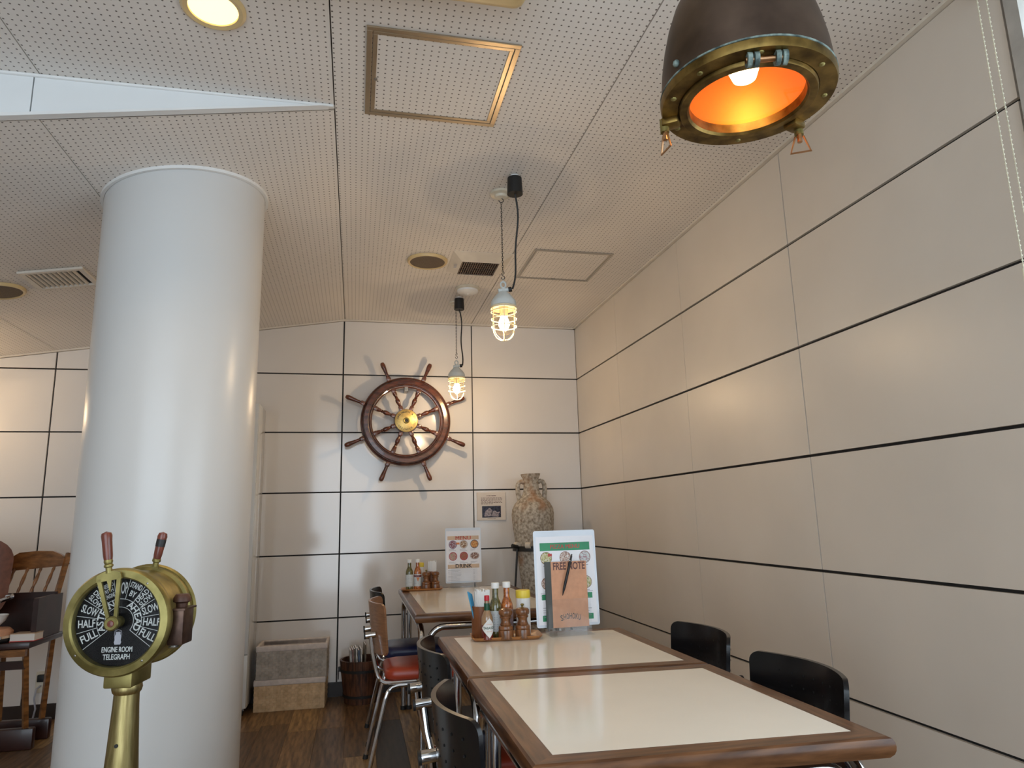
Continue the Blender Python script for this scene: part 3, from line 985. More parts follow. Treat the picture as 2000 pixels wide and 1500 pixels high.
# ================================================================= plaque on the wall
t = thing('wall_plaque', 'small cream information card with underwater amphora photo', 'sign', (-.6935, -.0125, 1.191))
MB().box(-.104, -.010, -.0985, .104, 0, .0985, bev=.0015, seg=1).build('board', PAPERW, t)
MB().box(-.068, -.0106, -.078, .068, -.0098, .002).build('photo_print', PHOTO, t)
blob = [(-.052, -.070), (-.050, -.050), (-.042, -.030), (-.026, -.020), (-.020, -.012), (-.008, -.012), (-.004, -.020), (.004, -.026), (.006, -.036), (-.002, -.050), (.000, -.068)]
MB().prism(blob, 0.0108, .0104, FACE).build('photo_amphora', PHOTO2, t)
MB().prism([(.004, -.070), (.006, -.042), (.018, -.030), (.030, -.032), (.040, -.042), (.052, -.040), (.060, -.036), (.060, -.044), (.050, -.052), (.056, -.062), (.050, -.074)], .0108, .0104, FACE).build('photo_stones', PHOTO2, t)
mb = MB()
for q_ in ((-.034, -.026), (-.022, -.004), (.0, .034)):
    mb.box(q_[0], -.0104, .072, q_[1], -.0099, .0765)
for i in range(6):
    z = .058 - i * .0085
    xx = -.075
    while xx < (.075 if i < 5 else .0):
        w = random.uniform(.006, .020)
        mb.box(xx, -.0104, z, min(xx + w, .078), -.0099, z + .0032)
        xx += w + .004
mb.box(-.03, -.0104, -.087, .03, -.0099, -.085)
mb.build('small_print', BRNINK, t, smooth=0)['kind'] = 'stuff'

# ================================================================= amphora and stand
AX, AY = -.432, -.27
t = thing('amphora', 'ancient encrusted clay amphora with two handles in the corner', 'amphora', (AX, AY, .20))
t.rotation_euler = (0, -1.5 * D2R, 0)
pr = [(0, 0), (.03, .005), (.05, .04), (.065, .12), (.078, .24), (.090, .38), (.102, .50), (.112, .60), (.122, .70), (.134, .80), (.142, .88), (.144, .93), (.139, .965), (.122, 1.00), (.098, 1.025), (.074, 1.045),
      (.061, 1.065), (.054, 1.09), (.051, 1.12), (.051, 1.15), (.055, 1.17), (.066, 1.193), (.067, 1.202), (.058, 1.202), (.046, 1.17), (.042, 1.10), (.06, 1.02), (0, 1.0)]
bm_ = MB().lathe(pr, 72)
rr = random.Random(3)
bm_.v = [(x * (1 + .012 * math.sin(9 * z + 3 * math.atan2(y, x)) + rr.uniform(-.010, .010)), y * (1 + .012 * math.sin(7 * z + 2 * math.atan2(y, x)) + rr.uniform(-.010, .010)), z) for x, y, z in bm_.v]
bm_.build('clay_body', AMPH, t, smooth=80)
for s in (-1, 1):
    pts = [(s * .050, 0, 1.145), (s * .068, 0, 1.152), (s * .084, 0, 1.146), (s * .093, 0, 1.128), (s * .096, 0, 1.10), (s * .094, 0, 1.07), (s * .090, 0, 1.04), (s * .086, 0, 1.005)]
    MB().tube(pts, [.016, .016, .015, .015, .0155, .016, .016, .018], 10).build('handle', AMPH, t, smooth=80)
t = thing('amphora_stand', 'black iron ring stand with foam pads holding the amphora', 'stand', (AX, AY, 0))
zr = .915
MB().lathe([(.158, zr - .028), (.166, zr - .028), (.166, zr + .006), (.158, zr + .006)], 48, close=True).build('ring', IRON, t)
for a in (205, 325, 90):
    d = Vector((math.cos(a * D2R), math.sin(a * D2R), 0))
    MB().tube([d * .17 + Vector((0, 0, zr - .01)), d * .262 + Vector((0, 0, .004))], .007, 8).build('leg', IRON, t)
    e = d * .168
    MB().cyl((e.x, e.y, zr + .002), (e.x + d.x * .045, e.y + d.y * .045, zr + .012), .012, None, 14).build('end_knob', IRON, t)
for a in (200, 235, 262, 320, 60, 120):
    d = Vector((math.cos(a * D2R), math.sin(a * D2R), 0))
    tang = Vector((-d.y, d.x, 0)) * .018
    c = d * .162 + Vector((0, 0, zr + .012))
    MB().cyl(c - tang, c + tang, .020, None, 14).build('foam_pad', FOAM, t)
MB().lathe([(.13, .195), (.142, .195), (.142, .205), (.13, .205)], 36, close=True).build('lower_ring', IRON, t)
MB().box(-.20, -.03, .178, .20, .03, .199).box(-.03, -.20, .178, .03, .20, .199).build('foot_plate', IRON, t)

# ================================================================= engine telegraph
t = thing('engine_telegraph', 'brass ship engine room telegraph on pedestal before white pillar', 'telegraph', (-2.139, -3.080, 0), -10)
FZ = .908
FY = -.075          # front plane of dial (local)
DM = T(0, 0, FZ) @ FACE       # local lathe z -> -Y
MB().lathe([(0, -.07), (.106, -.07), (.111, -.062), (.111, -.05), (.104, -.045), (.104, .030), (.111, .036), (.111, .052), (.104, .058), (0, .058)], 72, DM).build('drum', BRASS, t)
bz = MB().lathe([(.0945, .052), (.112, .052), (.116, .058), (.116, .070), (.112, .077), (.098, .080), (.0945, .076)], 72, DM, close=True).build('bezel', BRASS, t)
for a in (52, -52, -140):
    MB().sphere((.103 * math.cos(a * D2R), .103 * math.sin(a * D2R), .077), (.004, .004, .0025), 8, 5, M=DM).build('bezel_screw', BOLT, bz)
MB().lathe([(.080, -.066), (.112, -.066), (.116, -.072), (.110, -.088), (.090, -.090)], 72, DM, close=True).build('rear_bezel', BRASS, t)
dl = MB().lathe([(0, .056), (.097, .056), (.097, .060), (0, .060)], 72, DM).build('dial_face', DIAL, t)
RD = .0935
DZ = .0602


def seg(mb, x0, y0, x1, y1, w):
    d = Vector((x1 - x0, y1 - y0, 0))
    n = Vector((-d.y, d.x, 0)).normalized() * w / 2
    vs = [(x0 + n.x, y0 + n.y, DZ), (x1 + n.x, y1 + n.y, DZ), (x1 - n.x, y1 - n.y, DZ), (x0 - n.x, y0 - n.y, DZ)]
    vs += [(a, b, c + .0004) for a, b, c in vs]
    mb.add(vs, [(0, 1, 2, 3), (4, 7, 6, 5), (0, 4, 5, 1), (1, 5, 6, 2), (2, 6, 7, 3), (3, 7, 4, 0)], DM)


mb = MB()
A0, A1 = -38.0, 218.0
SW = (A1 - A0) / 11
for k in range(12):
    a = (A0 + SW * k) * D2R
    r0 = .031 if k in (0, 11) else .0485
    seg(mb, r0 * math.cos(a), r0 * math.sin(a), RD * math.cos(a), RD * math.sin(a), .0011)
for rr_ in (.0310, .0485):
    pts = [(rr_ * math.cos(a * D2R), rr_ * math.sin(a * D2R)) for a in [A0 + (A1 - A0) * i / 40 for i in range(41)]]
    for p, q in zip(pts, pts[1:]):
        seg(mb, p[0], p[1], q[0], q[1], .0011)
mb.build('scale_lines', DIALW, dl, smooth=0)
mb = MB()
words = [['FULL'], ['HALF'], ['SLOW'], ['DEAD', 'SLOW'], ['STAND', 'BY'], ['STOP'], ['FINISHED', 'WITH', 'ENGINE'], ['DEAD', 'SLOW'], ['SLOW'], ['HALF'], ['FULL']]
rm = .0705
for k, ws_ in enumerate(words):
    a = A0 + SW * (k + .5)
    B = DM @ R('Z', a) @ T(rm, 0, DZ)
    if k <= 3:
        O = B
    elif k >= 7:
        O = B @ R('Z', 180)
    else:
        O = B @ R('Z', -90)
    if len(ws_) == 1:
        if k == 5:
            mb.text('STOP', O, .025, width=.026, thick=.0005)
        else:
            mb.text(ws_[0], O, .0165, width=.037, thick=.0005)
    elif k in (3, 7):
        for i, w in enumerate(ws_):
            mb.text(w, O @ T(0, .0066 - .0132 * i, 0), .0108, width=.034, thick=.0005)
    elif len(ws_) == 2:
        mb.text('STAND', O @ T(0, .010, 0), .0125, width=.027, thick=.0005)
        mb.text('BY', O @ T(0, -.008, 0), .0125, width=.014, thick=.0005)
    else:
        for i, w in enumerate(ws_):
            mb.text(w, O @ T(0, .012 - .0115 * i, 0), .0092, width=(.029, .022, .021)[i], thick=.0005)
arc_text(mb, 'AHEAD', .040, 18, 19, .0145, DM, z=DZ)
arc_text(mb, 'ASTERN', .040, 160, 16.5, .0145, DM, z=DZ)
mb.text('ENGINE ROOM', DM @ T(0, -.060, DZ), .0115, width=.066, thick=.0005)
mb.text('TELEGRAPH', DM @ T(0, -.0755, DZ), .0115, width=.058, thick=.0005)
mb.build('lettering', DIALW, dl, smooth=0)
em = MB()
em.prism([(-.006, -.049), (.006, -.049), (.008, -.044), (.0065, -.040), (.0075, -.032), (.005, -.027), (.005, -.022), (-.005, -.022), (-.005, -.027), (-.0075, -.032), (-.0065, -.040), (-.008, -.044)], DZ, DZ + .0005, DM)
em.tube([(-.008, -.030, DZ + .0004), (-.007, -.020, DZ + .0004), (0, -.0175, DZ + .0004), (.007, -.020, DZ + .0004), (.008, -.030, DZ + .0004)], .0006, 4, M=DM)
em.build('lantern_emblem', GREYINK, dl)
MB().lathe([(0, .0715), (.0945, .0715), (.0945, .0725), (0, .0725)], 64, DM).build('dial_glass', DGLASS, t)
# pointer lever in front
PA = 8.5
PM = DM @ T(0, 0, .086) @ R('Z', PA)
pt = MB()
for s in (-1, 1):
    pt.prism([(s * .004, .010), (s * .011, .006), (s * .0265, .098), (s * .0175, .098)], 0, .006, PM)
pt.prism([(-.0275, .092), (.0275, .092), (.0255, .106), (.011, .112), (-.011, .112), (-.0255, .106)], 0, .006, PM)
pt.prism([(-.0055, .094), (.0055, .094), (0, .066)], 0.001, .005, PM)
pt = pt.build('pointer_frame', BRASS, t)
MB().lathe([(0, -.030), (.012, -.030), (.012, -.004), (.0155, -.002), (.0155, .009), (.013, .011), (0, .011)], 28, PM).build('pointer_hub', BRASS, t)
MB().lathe([(0, .0105), (.0075, .0105), (.0065, .013), (0, .0135)], 16, PM).build('hub_cap', HANDLEW, t)
HMx = PM @ T(0, 0, .003) @ R('X', -90)
MB().lathe([(.0065, .108), (.0065, .120), (.0095, .122), (.0095, .126), (.0075, .128), (.0095, .133), (.0085, .138)], 18, HMx).build('handle_ferrule', BRASS, t)
MB().lathe([(.0085, .136), (.0098, .145), (.0105, .178), (.0115, .190), (.010, .196), (0, .200)], 18, HMx).build('handle_grip', HANDLEW, t)
# rear lever
RM = DM @ T(0, 0, -.052) @ R('Z', -10)
MB().prism([(-.012, .10), (.012, .10), (.007, .116), (-.007, .116)], -.004, .004, RM).build('rear_lever', BRASS, t)
RM2 = RM @ R('X', -90)
MB().lathe([(.0065, .112), (.0065, .122), (.0095, .124), (.0095, .130), (.0075, .132)], 18, RM2).build('rear_ferrule', BRASS, t)
MB().lathe([(.0085, .131), (.0095, .140), (.0105, .166)], 18, RM2).build('rear_grip', HANDLEW, t)
MB().lathe([(.0107, .160), (.0110, .176), (.0105, .178)], 18, RM2).build('rear_grip_tape', BLACKTAPE, t)
MB().lathe([(.0105, .177), (.0113, .184), (.009, .192), (0, .195)], 18, RM2).build('rear_grip_end', HANDLEW, t)
# side lantern box
lb = MB().box(.100, -.045, FZ - .058, .134, .012, FZ + .020, bev=.003).build('lantern_box', LANT, t)
MB().box(.096, -.050, FZ + .018, .138, .016, FZ + .022).build('lantern_top_plate', LANT, lb)
MB().lathe([(.012, 0), (.013, .010), (.019, .014), (.019, .022), (.014, .030), (0, .031)], 20, T(.117, -.017, FZ + .021)).build('lantern_chimney', CHIMN, lb)
MB().tube([(.112 + .010 * math.cos(i * PI / 6), -.035 + .010 * math.sin(i * PI / 6), FZ - .062) for i in range(12)], .0015, 5, closed=True).build('pull_ring', BOLT, lb)
# neck and pedestal
MB().box(-.031, -.048, FZ - .144, .031, .048, FZ - .095, bev=.004).build('neck_block', BRASS, t)
MB().lathe([(.022, .778), (.024, .768), (.0305, .764), (.032, .756), (.030, .748), (.0265, .744)], 40).build('collar', BRASSP, t)
MB().lathe([(.0262, .748), (.0270, .72), (.0325, .62), (.040, .50), (.050, .34), (.060, .18), (.072, .07)], 48).build('pedestal', BRASSP, t)
MB().lathe([(.078, .08), (.095, .07), (.10, .05), (.14, .03), (.15, .02), (.15, 0)], 48).build('foot_flange', BRASS, t)
MB().cyl((.001, -.0335, .642), (.001, -.029, .642), .004, None, 12).build('peg_hole', RUBBER, t)

# ================================================================= tables
SK = -0.070      # slight skew of the old table tops


def table(label, x0, x1, y0, y1, rail=.052, zt=.69, dark=False):
    cx, cy = (x0 + x1) / 2, (y0 + y1) / 2
    a, b = (x1 - x0) / 2, (y1 - y0) / 2
    t = thing('dining_table', label, 'table', (cx, cy, 0), group='brown edged cream dining tables')

    def sk(vs):
        return [(x, y + SK * x, z) for x, y, z in vs]
    th = .038
    # cross-section: (inset from the outer edge, height below top)
    sec = [(rail, 0), (.010, 0), (.004, -.003), (.0008, -.009), (0, -.016), (.0006, -.024), (.003, -.031), (.009, -th), (rail, -th)]
    n = len(sec)
    corners = [(-1, -1), (1, -1), (1, 1), (-1, 1)]
    for i in range(4):
        c0, c1 = corners[i], corners[(i + 1) % 4]
        vs = []
        for c in (c0, c1):
            for o, z in sec:
                vs.append((c[0] * (a - o), c[1] * (b - o), zt + z))
        fs = [(k, (k + 1) % n, n + (k + 1) % n, n + k) for k in range(n)] + [tuple(range(n))[::-1], tuple(range(n, 2 * n))]
        MB().add(sk(vs), fs).build('edge_rail', TABLEWX if i % 2 == 0 else TABLEWY, t, smooth=24)
    q = rail + .0005
    mb = MB().box(-a + q, -b + q, zt - .03, a - q, b - q, zt + .0002)
    mb.v = sk(mb.v)
    mb.build('laminate_top', LAMIN, t, smooth=0)
    # chromed bent tube frames: one inverted U per side
    r = .0145
    zr = zt - th - .020
    e = .030

    def U(p, q_, inset):
        p, q_ = Vector(p), Vector(q_)
        d = (q_ - p).normalized()
        p, q_ = p + d * inset, q_ - d * inset
        R_ = .07
        pts = [p + Vector((0, 0, .02)), p + Vector((0, 0, zr - R_))]
        for k in range(1, 8):
            u = k / 8 * PI / 2
            pts.append(p + d * (R_ - R_ * math.cos(u)) + Vector((0, 0, zr - R_ + R_ * math.sin(u))))
        pts += [p + d * R_ + Vector((0, 0, zr)), q_ - d * R_ + Vector((0, 0, zr))]
        for k in range(1, 8):
            u = k / 8 * PI / 2
            pts.append(q_ - d * (R_ - R_ * math.sin(u)) + Vector((0, 0, zr - R_ + R_ * math.cos(u))))
        pts += [q_ + Vector((0, 0, zr - R_)), q_ + Vector((0, 0, .02))]
        MB().tube(pts, r, 14).build('leg_frame', CHROME2, t)
        for s in (p, q_):
            MB().cyl((s.x, s.y, 0), (s.x, s.y, .022), .017, .0165, 14).build('foot_cap', RUBBER, t)
    A, B = a - e, b - e
    U((-A, -B, 0), (A, -B, 0), .034)
    U((-A, B, 0), (A, B, 0), .034)
    U((-A, -B, 0), (-A, B, 0), 0.0)
    U((A, -B, 0), (A, B, 0), 0.0)
    return t


table('cream topped brown edged table nearest the camera, bare top', -1.336, -.640, -3.668, -2.968)
table('cream topped brown edged table holding the pizza menu stand', -1.336, -.640, -2.960, -2.272)
table('long cream topped table against the back wall', -1.368, -.655, -1.660, -.425)

# ================================================================= chairs
def back_grid(W, H, depth, th, rc, nu=18, taper=.95):
    """curved plywood back, local: y across, z up, +x forwards; returns MB"""
    zs = [0, .12, .3, .55, .8, 1]
    rows = [rc * (1 - math.cos(i * PI / 12)) for i in range(7)]
    vv = rows + [rc + (H - 2 * rc) * u for u in (.25, .5, .75)] + [H - q for q in rows[::-1]]
    mb = MB()
    vs = []
    for side in (0, 1):
        for v in vv:
            d = min(v, H - v)
            w = W if d >= rc else W - rc + math.sqrt(max(0, rc * rc - (rc - d) ** 2))
            w *= taper + (1 - taper) * v / H
            for i in range(nu + 1):
                u = -1 + 2 * i / nu
                y = w * u
                x = depth * (y / W) ** 2
                nx, ny = 1.0, -2 * depth * y / W ** 2
                ln = math.hypot(nx, ny)
                o = th * side
                vs.append((x + nx / ln * o - .10 * (v / H - .5) * H, y + ny / ln * o, v))
    n = nu + 1
    m = len(vv)
    fs = []
    for s in (0, 1):
        b = s * n * m
        for j in range(m - 1):
            for i in range(nu):
                fs.append((b + j * n + i, b + j * n + i + 1, b + (j + 1) * n + i + 1, b + (j + 1) * n + i))
    o = n * m
    for j in range(m - 1):
        for i in (0, nu):
            fs.append((j * n + i, (j + 1) * n + i, o + (j + 1) * n + i, o + j * n + i))
    for i in range(nu):
        for j in (0, m - 1):
            fs.append((j * n + i, j * n + i + 1, o + j * n + i + 1, o + j * n + i))
    return mb.add(vs, fs)


def chair(label, loc, rz, backmat, seatmat, group, perf=True):
    t = thing('bistro_chair', label, 'chair', loc, rz, group)
    W, H, dp, th = .196, .225, .064, .011
    z0 = .518
    bk = back_grid(W, H, dp, th, .026)
    bk.v = [(x - .215, y, z + z0) for x, y, z in bk.v]
    b = bk.build('backrest', backmat, t, smooth=50)
    if perf:
        pf = MB()
        for j in range(3):
            for i in range(9):
                y = (-.148 + .037 * i)
                z = .185 - j * .030
                x = dp * (y / W) ** 2 + th + .0004 - .10 * (z / H - .5) * H
                ny = -2 * dp * y / W ** 2
                l_ = math.hypot(1, ny)
                p = Vector((x - .215, y, z + z0))
                d = Vector((1 / l_, ny / l_, 0))
                pf.cyl(p - d * .0005, p + d * .0004, .0030, None, 8)
                p2 = p - d * (th + .0006)
                pf.cyl(p2 - d * .0004, p2 + d * .0004, .0030, None, 8)
        pf.build('perforations', PERF, b)['kind'] = 'stuff'
    for s in (-1, 1):
        yb = s * .100
        zb = z0 + .085
        xb = -.215 + dp * (yb / W) ** 2 - .10 * (.085 / H - .5) * H
        MB().cyl((xb - .044, yb, zb - .004), (xb + .001, yb, zb), .0145, .0145, 18).build('back_mount', CHROME, t)
        MB().cyl((xb - .050, yb, zb - .0045), (xb - .043, yb, zb - .004), .0155, .0155, 18).build('mount_cap', RUBBER, t)
        MB().cyl((xb + th - .001, yb, zb), (xb + th + .002, yb, zb), .007, .006, 12).build('bolt', BOLT, b)
        # back upright sweeping into the seat rail
        r = .0095
        pts = [(xb - .022, yb, zb + .006), (xb - .012, yb * 1.15, .53), (-.19, s * .135, .455), (-.182, s * .140, .43), (-.170, s * .143, .412), (-.150, s * .145, .402), (-.12, s * .145, .399), (.165, s * .145, .399)]
        MB().tube(pts, r, 10).build('seat_rail', CHROME, t)
        # leg frame: rear leg - under seat - front leg
        pts = [(-.225, s * .166, .012), (-.150, s * .152, .33), (-.138, s * .150, .362), (-.118, s * .148, .380), (-.09, s * .147, .386), (.10, s * .147, .386), (.128, s * .148, .380), (.146, s * .150, .362), (.155, s * .152, .33), (.205, s * .166, .012)]
        MB().tube(pts, r, 10).build('leg', CHROME, t)
        for xx in (-.2275, .2068):
            MB().cyl((xx, s * .1665, 0), (xx + (.004 if xx < 0 else -.002), s * .166, .02), .0125, .012, 12).build('foot_cap', RUBBER, t)
    MB().cyl((-.12, -.145, .399), (-.12, .145, .399), .008, None, 10).cyl((.13, -.145, .399), (.13, .145, .399), .008, None, 10).build('cross_bar', CHROME, t)
    # seat pad: rounded trapezoid
    out = []
    for (px, py, a0) in ((.185, .168, 0), (-.155, .152, 90), (-.155, -.152, 180), (.185, -.168, 270)):
        for k in range(7):
            a = (a0 + k * 15) * D2R
            rc = .05
            out.append((px - math.copysign(rc, px) + rc * math.cos(a), py - math.copysign(rc, py) + rc * math.sin(a)))
    n = len(out)
    lay = [(.965, .408), (1.0, .416), (1.01, .430), (1.0, .444), (.96, .453), (.80, .460), (.45, .464), (.0, .465)]
    vs = [(x * s_ + .005, y * s_, z) for s_, z in lay for x, y in out]
    fs = [tuple(range(n))[::-1]]
    for j in range(len(lay) - 1):
        for i in range(n):
            fs.append((j * n + i, j * n + (i + 1) % n, (j + 1) * n + (i + 1) % n, (j + 1) * n + i))
    MB().add(vs, fs).build('seat_pad', seatmat, t, smooth=60)
    return t


G = 'perforated plywood back chairs on chrome frames'
chair('black backed chair with navy seat nearest the camera, left side', (-1.250, -3.350, 0), 0, BLKWOOD, BLUEV, G)
chair('black backed chair with red seat, left of the pizza menu table', (-1.225, -2.705, 0), 0, BLKWOOD, REDV, G)
chair('tan plywood backed chair with orange red seat at the far table', (-1.345, -1.440, 0), 0, TANWOOD, REDV, G, perf=False)
chair('black backed chair with blue seat behind the tan one', (-1.330, -.930, 0), 0, BLKWOOD, BLUEV, G)
chair('black backed chair by right wall, beside the seam of the near tables', (-.705, -2.742, 0), 180, BLKWOOD, REDV, G)
chair('black backed chair by right wall, closest to the camera', (-.740, -3.300, 0), 180, BLKWOOD, BLUEV, G)
chair('black backed chair half hidden between amphora and pizza menu', (-.800, -1.25, 0), 180, BLKWOOD, BLUEV, G)

# ================================================================= trays and condiments
ZT = .6907


def tray(label, loc, rz, L=.252, Wd=.140):
    def outline(s):
        pts = []
        a, b, rc = L / 2 * 1, Wd / 2, .028
        for (sx, sy, a0) in ((1, 1, 0), (-1, 1, 90), (-1, -1, 180), (1, -1, 270)):
            for k in range(7):
                an = (a0 + k * 15) * D2R
                pts.append((sx * (a - rc - s) + rc * math.cos(an), sy * (b - rc - s) + rc * math.sin(an)))
        return pts
    lay = [(.014, 0), (.010, .0), (.001, .010), (0, .0135), (.004, .0135), (.013, .0060)]
    mb = MB()
    vs, fs = [], []
    n = 28
    for s, z in lay:
        vs += [(x, y, z) for x, y in outline(s)]
    for j in range(len(lay) - 1):
        for i in range(n):
            fs.append((j * n + i, j * n + (i + 1) % n, (j + 1) * n + (i + 1) % n, (j + 1) * n + i))
    fs += [tuple(range(n))[::-1], tuple(range((len(lay) - 1) * n, len(lay) * n))]
    o = mb.add(vs, fs).build('condiment_tray', TRAYM, None, smooth=45, loc=loc)
    o.rotation_euler = (0, 0, rz * D2R)
    return tag(o, label, 'tray', 'wooden condiment trays')


ZI = ZT + .0064


def mill(x, y, label, knob=True, h=1.0):
    t = thing('pepper_mill', label, 'pepper mill', (x, y, ZI), group='turned wooden mills')
    P = [(0, 0), (.0265, 0), (.0268, .002), (.0265, .026), (.0255, .029), (.0235, .0300), (.0255, .0318), (.0262, .036), (.024, .042), (.0195, .0445), (.0205, .047), (.0175, .052), (.0160, .058), (.0165, .064), (.0185, .068)]
    MB().lathe([(r, z * h) for r, z in P], 32).build('mill_body', MILLW, t)
    P = [(.0185, .068), (.0212, .0705), (.0212, .0728), (.0190, .074), (.0185, .0752), (.0225, .079), (.0250, .085), (.0245, .093), (.020, .099), (.012, .1015), (0, .1025)]
    MB().lathe([(r, z * h) for r, z in P], 32).build('mill_head', MILLW, t)
    if knob:
        MB().lathe([(.0050, .101), (.0042, .104), (.0030, .1055), (.0062, .109), (.0066, .1115), (.0040, .1145), (0, .1150)], 16).build('mill_knob', BRASS, t)
    return t


def sauce_bottle(x, y, label, sauce, lab, band=None, h=.186):
    t = thing('sauce_bottle', label, 'bottle', (x, y, ZI), group='tall hot sauce bottles')
    body = [(0, 0), (.020, 0), (.0222, .003), (.0224, .098), (.0215, .108), (.0165, .122), (.0120, .132), (.0108, .140), (.0108, h - .016)]
    MB().lathe(body, 32).build('bottle_glass', sauce, t)
    MB().lathe([(.0135, h - .020), (.0145, h - .019), (.0145, h - .001), (.0135, h), (0, h)], 24).build('screw_cap', CAPW, t)
    lb = MB().lathe([(.0226, .020), (.0229, .020), (.0229, .090), (.0226, .090)], 32, close=True).build('paper_label', lab, t)
    mb = MB()
    for k in range(7):
        for s in range(4):
            an = (-160 + 25 * s + random.uniform(-3, 3)) * D2R
            mb.box(-.003, -.0002, 0, random.uniform(.001, .004), .0002, .0015, M=T(.0230 * math.cos(an), .0230 * math.sin(an), .028 + k * .008) @ R('Z', an / D2R + 90))
    mb.build('label_print', GREYINK, lb, smooth=0)['kind'] = 'stuff'
    if band:
        MB().lathe([(.0229, .074), (.0231, .074), (.0231, .084), (.0229, .084)], 32, close=True).build('label_band', band, lb)
        MB().prism([(-.010, .072), (.010, .072), (0, .046)], .0, .0006, T(0, -.0226, 0) @ R('Z', 0) @ FACE).build('label_crest', ORNP, lb)
    return t


def napkin_cup(x, y, label, straws=True, glass=False, cup_h=.106, rad=.037):
    t = thing('napkin_cup', label, 'napkin holder', (x, y, ZI), group='wooden napkin cups')
    MB().lathe([(0, 0), (rad - .001, 0), (rad, .002), (rad, cup_h), (rad - .004, cup_h), (rad - .004, .006), (0, .006)], 40).build('cup', CUPW, t)
    for k in range(14):
        xx = -.028 + k * .0036
        w = math.sqrt(max(.0001, (rad - .0065) ** 2 - xx * xx)) * .92
        MB().box(-.0019, -w, .009, .0017, w, .160 + random.uniform(-.004, .006), M=T(xx + .004, 0, 0) @ R('Z', 4)).build('folded_napkin', NAPK, t, smooth=0)
    if straws:
        for k in range(4):
            a = (170 + 22 * k) * D2R
            b0 = Vector((-.020 + .003 * k, -.016 + .006 * k, .010))
            tp = Vector((-.052 + .006 * k, -.010 + .010 * k, .158 - .004 * k))
            MB().tube([b0, tp], .0026, 8).build('drinking_straw', STRAW, t)
    return t


def diamond_bottle(x, y, label, rz):
    t = thing('pepper_sauce_bottle', label, 'bottle', (x, y, ZI), rz)
    MB().lathe([(0, 0), (.0185, 0), (.0205, .002), (.0206, .050)], 32).build('red_sauce', SAUCER, t)
    MB().lathe([(.0206, .050), (.0206, .066), (.0196, .076), (.0140, .090), (.0098, .098), (.0090, .104), (.0090, .130)], 32).build('bottle_glass', BOTG, t)
    MB().lathe([(.0094, .098), (.0102, .098), (.0102, .122), (.0094, .122)], 24, close=True).build('neck_foil', FOILG, t)
    MB().lathe([(.0082, .130), (.0092, .131), (.0092, .147), (.0082, .148), (0, .148)], 20).build('red_cap', CAPR, t)
    # diamond label wrapped round the glass
    mb = MB()
    N = 12
    Rb = .0209

    def P(u, v, o=0):
        a = u / Rb - PI / 2
        return ((Rb + o) * math.cos(a), (Rb + o) * math.sin(a), .040 + v)
    vs, fs = [], []
    for o in (0, .0003):
        for i in range(N + 1):
            u = -.030 + .060 * i / N
            w = .033 * (1 - abs(u) / .030) + .0004
            vs += [P(u, w, o), P(u, -w, o)]
    m = 2 * (N + 1)
    for i in range(N):
        fs += [(2 * i, 2 * i + 1, 2 * i + 3, 2 * i + 2), (m + 2 * i, m + 2 * i + 2, m + 2 * i + 3, m + 2 * i + 1),
               (2 * i, 2 * i + 2, m + 2 * i + 2, m + 2 * i), (2 * i + 1, m + 2 * i + 1, m + 2 * i + 3, 2 * i + 3)]
    lb = mb.add(vs, fs).build('diamond_label', CAPW, t, smooth=40)
    mb = MB()
    for i, ch in enumerate('TABASCO'):
        a = ((i - 3) * .0064) / Rb - PI / 2
        Mt = T((Rb + .0003) * math.cos(a), (Rb + .0003) * math.sin(a), .040) @ R('Z', a / D2R + 90) @ FACE
        mb.text(ch, Mt, .0078, thick=.0003)
    mb.build('lettering', FOILG, lb, smooth=0)
    for s in (-1, 1):
        q = MB()
        for i in range(5):
            a = ((i - 2) * .0042) / Rb - PI / 2
            q.box(-.0015, -.0002, 0, .0015, .0002, .0012, M=T((Rb + .0003) * math.cos(a), (Rb + .0003) * math.sin(a), .040 + s * .012) @ R('Z', a / D2R + 90))
        q.build('small_print', ORNP, lb, smooth=0)['kind'] = 'stuff'
    return t


tray('orange wooden tray of condiments on the near table', (-1.106, -2.372, ZT), -6)
napkin_cup(-1.188, -2.350, 'brown wooden cup of white napkins with blue straws')
diamond_bottle(-1.182, -2.418, 'small red capped pepper sauce bottle with white diamond label', 12)
sauce_bottle(-1.142, -2.372, 'white capped green sauce bottle on the near tray', SAUCEG, LABW)
sauce_bottle(-1.098, -2.360, 'white capped orange sauce bottle on the near tray', SAUCEO, LABP)
mill(-1.116, -2.420, 'wooden mill without knob on the near tray', knob=False)
mill(-1.055, -2.422, 'wooden pepper mill with small metal knob on the near tray')
t = thing('cheese_shaker', 'white cheese canister with yellow lid behind the mills', 'canister', (-1.038, -2.365, ZI))
MB().lathe([(0, 0), (.0245, 0), (.0255, .003), (.0255, .130), (.0245, .132)], 32).build('canister', CAPW, t)
MB().lathe([(.0262, .128), (.0265, .130), (.0265, .152), (.0255, .155), (0, .155)], 32).build('lid', CAPY, t)

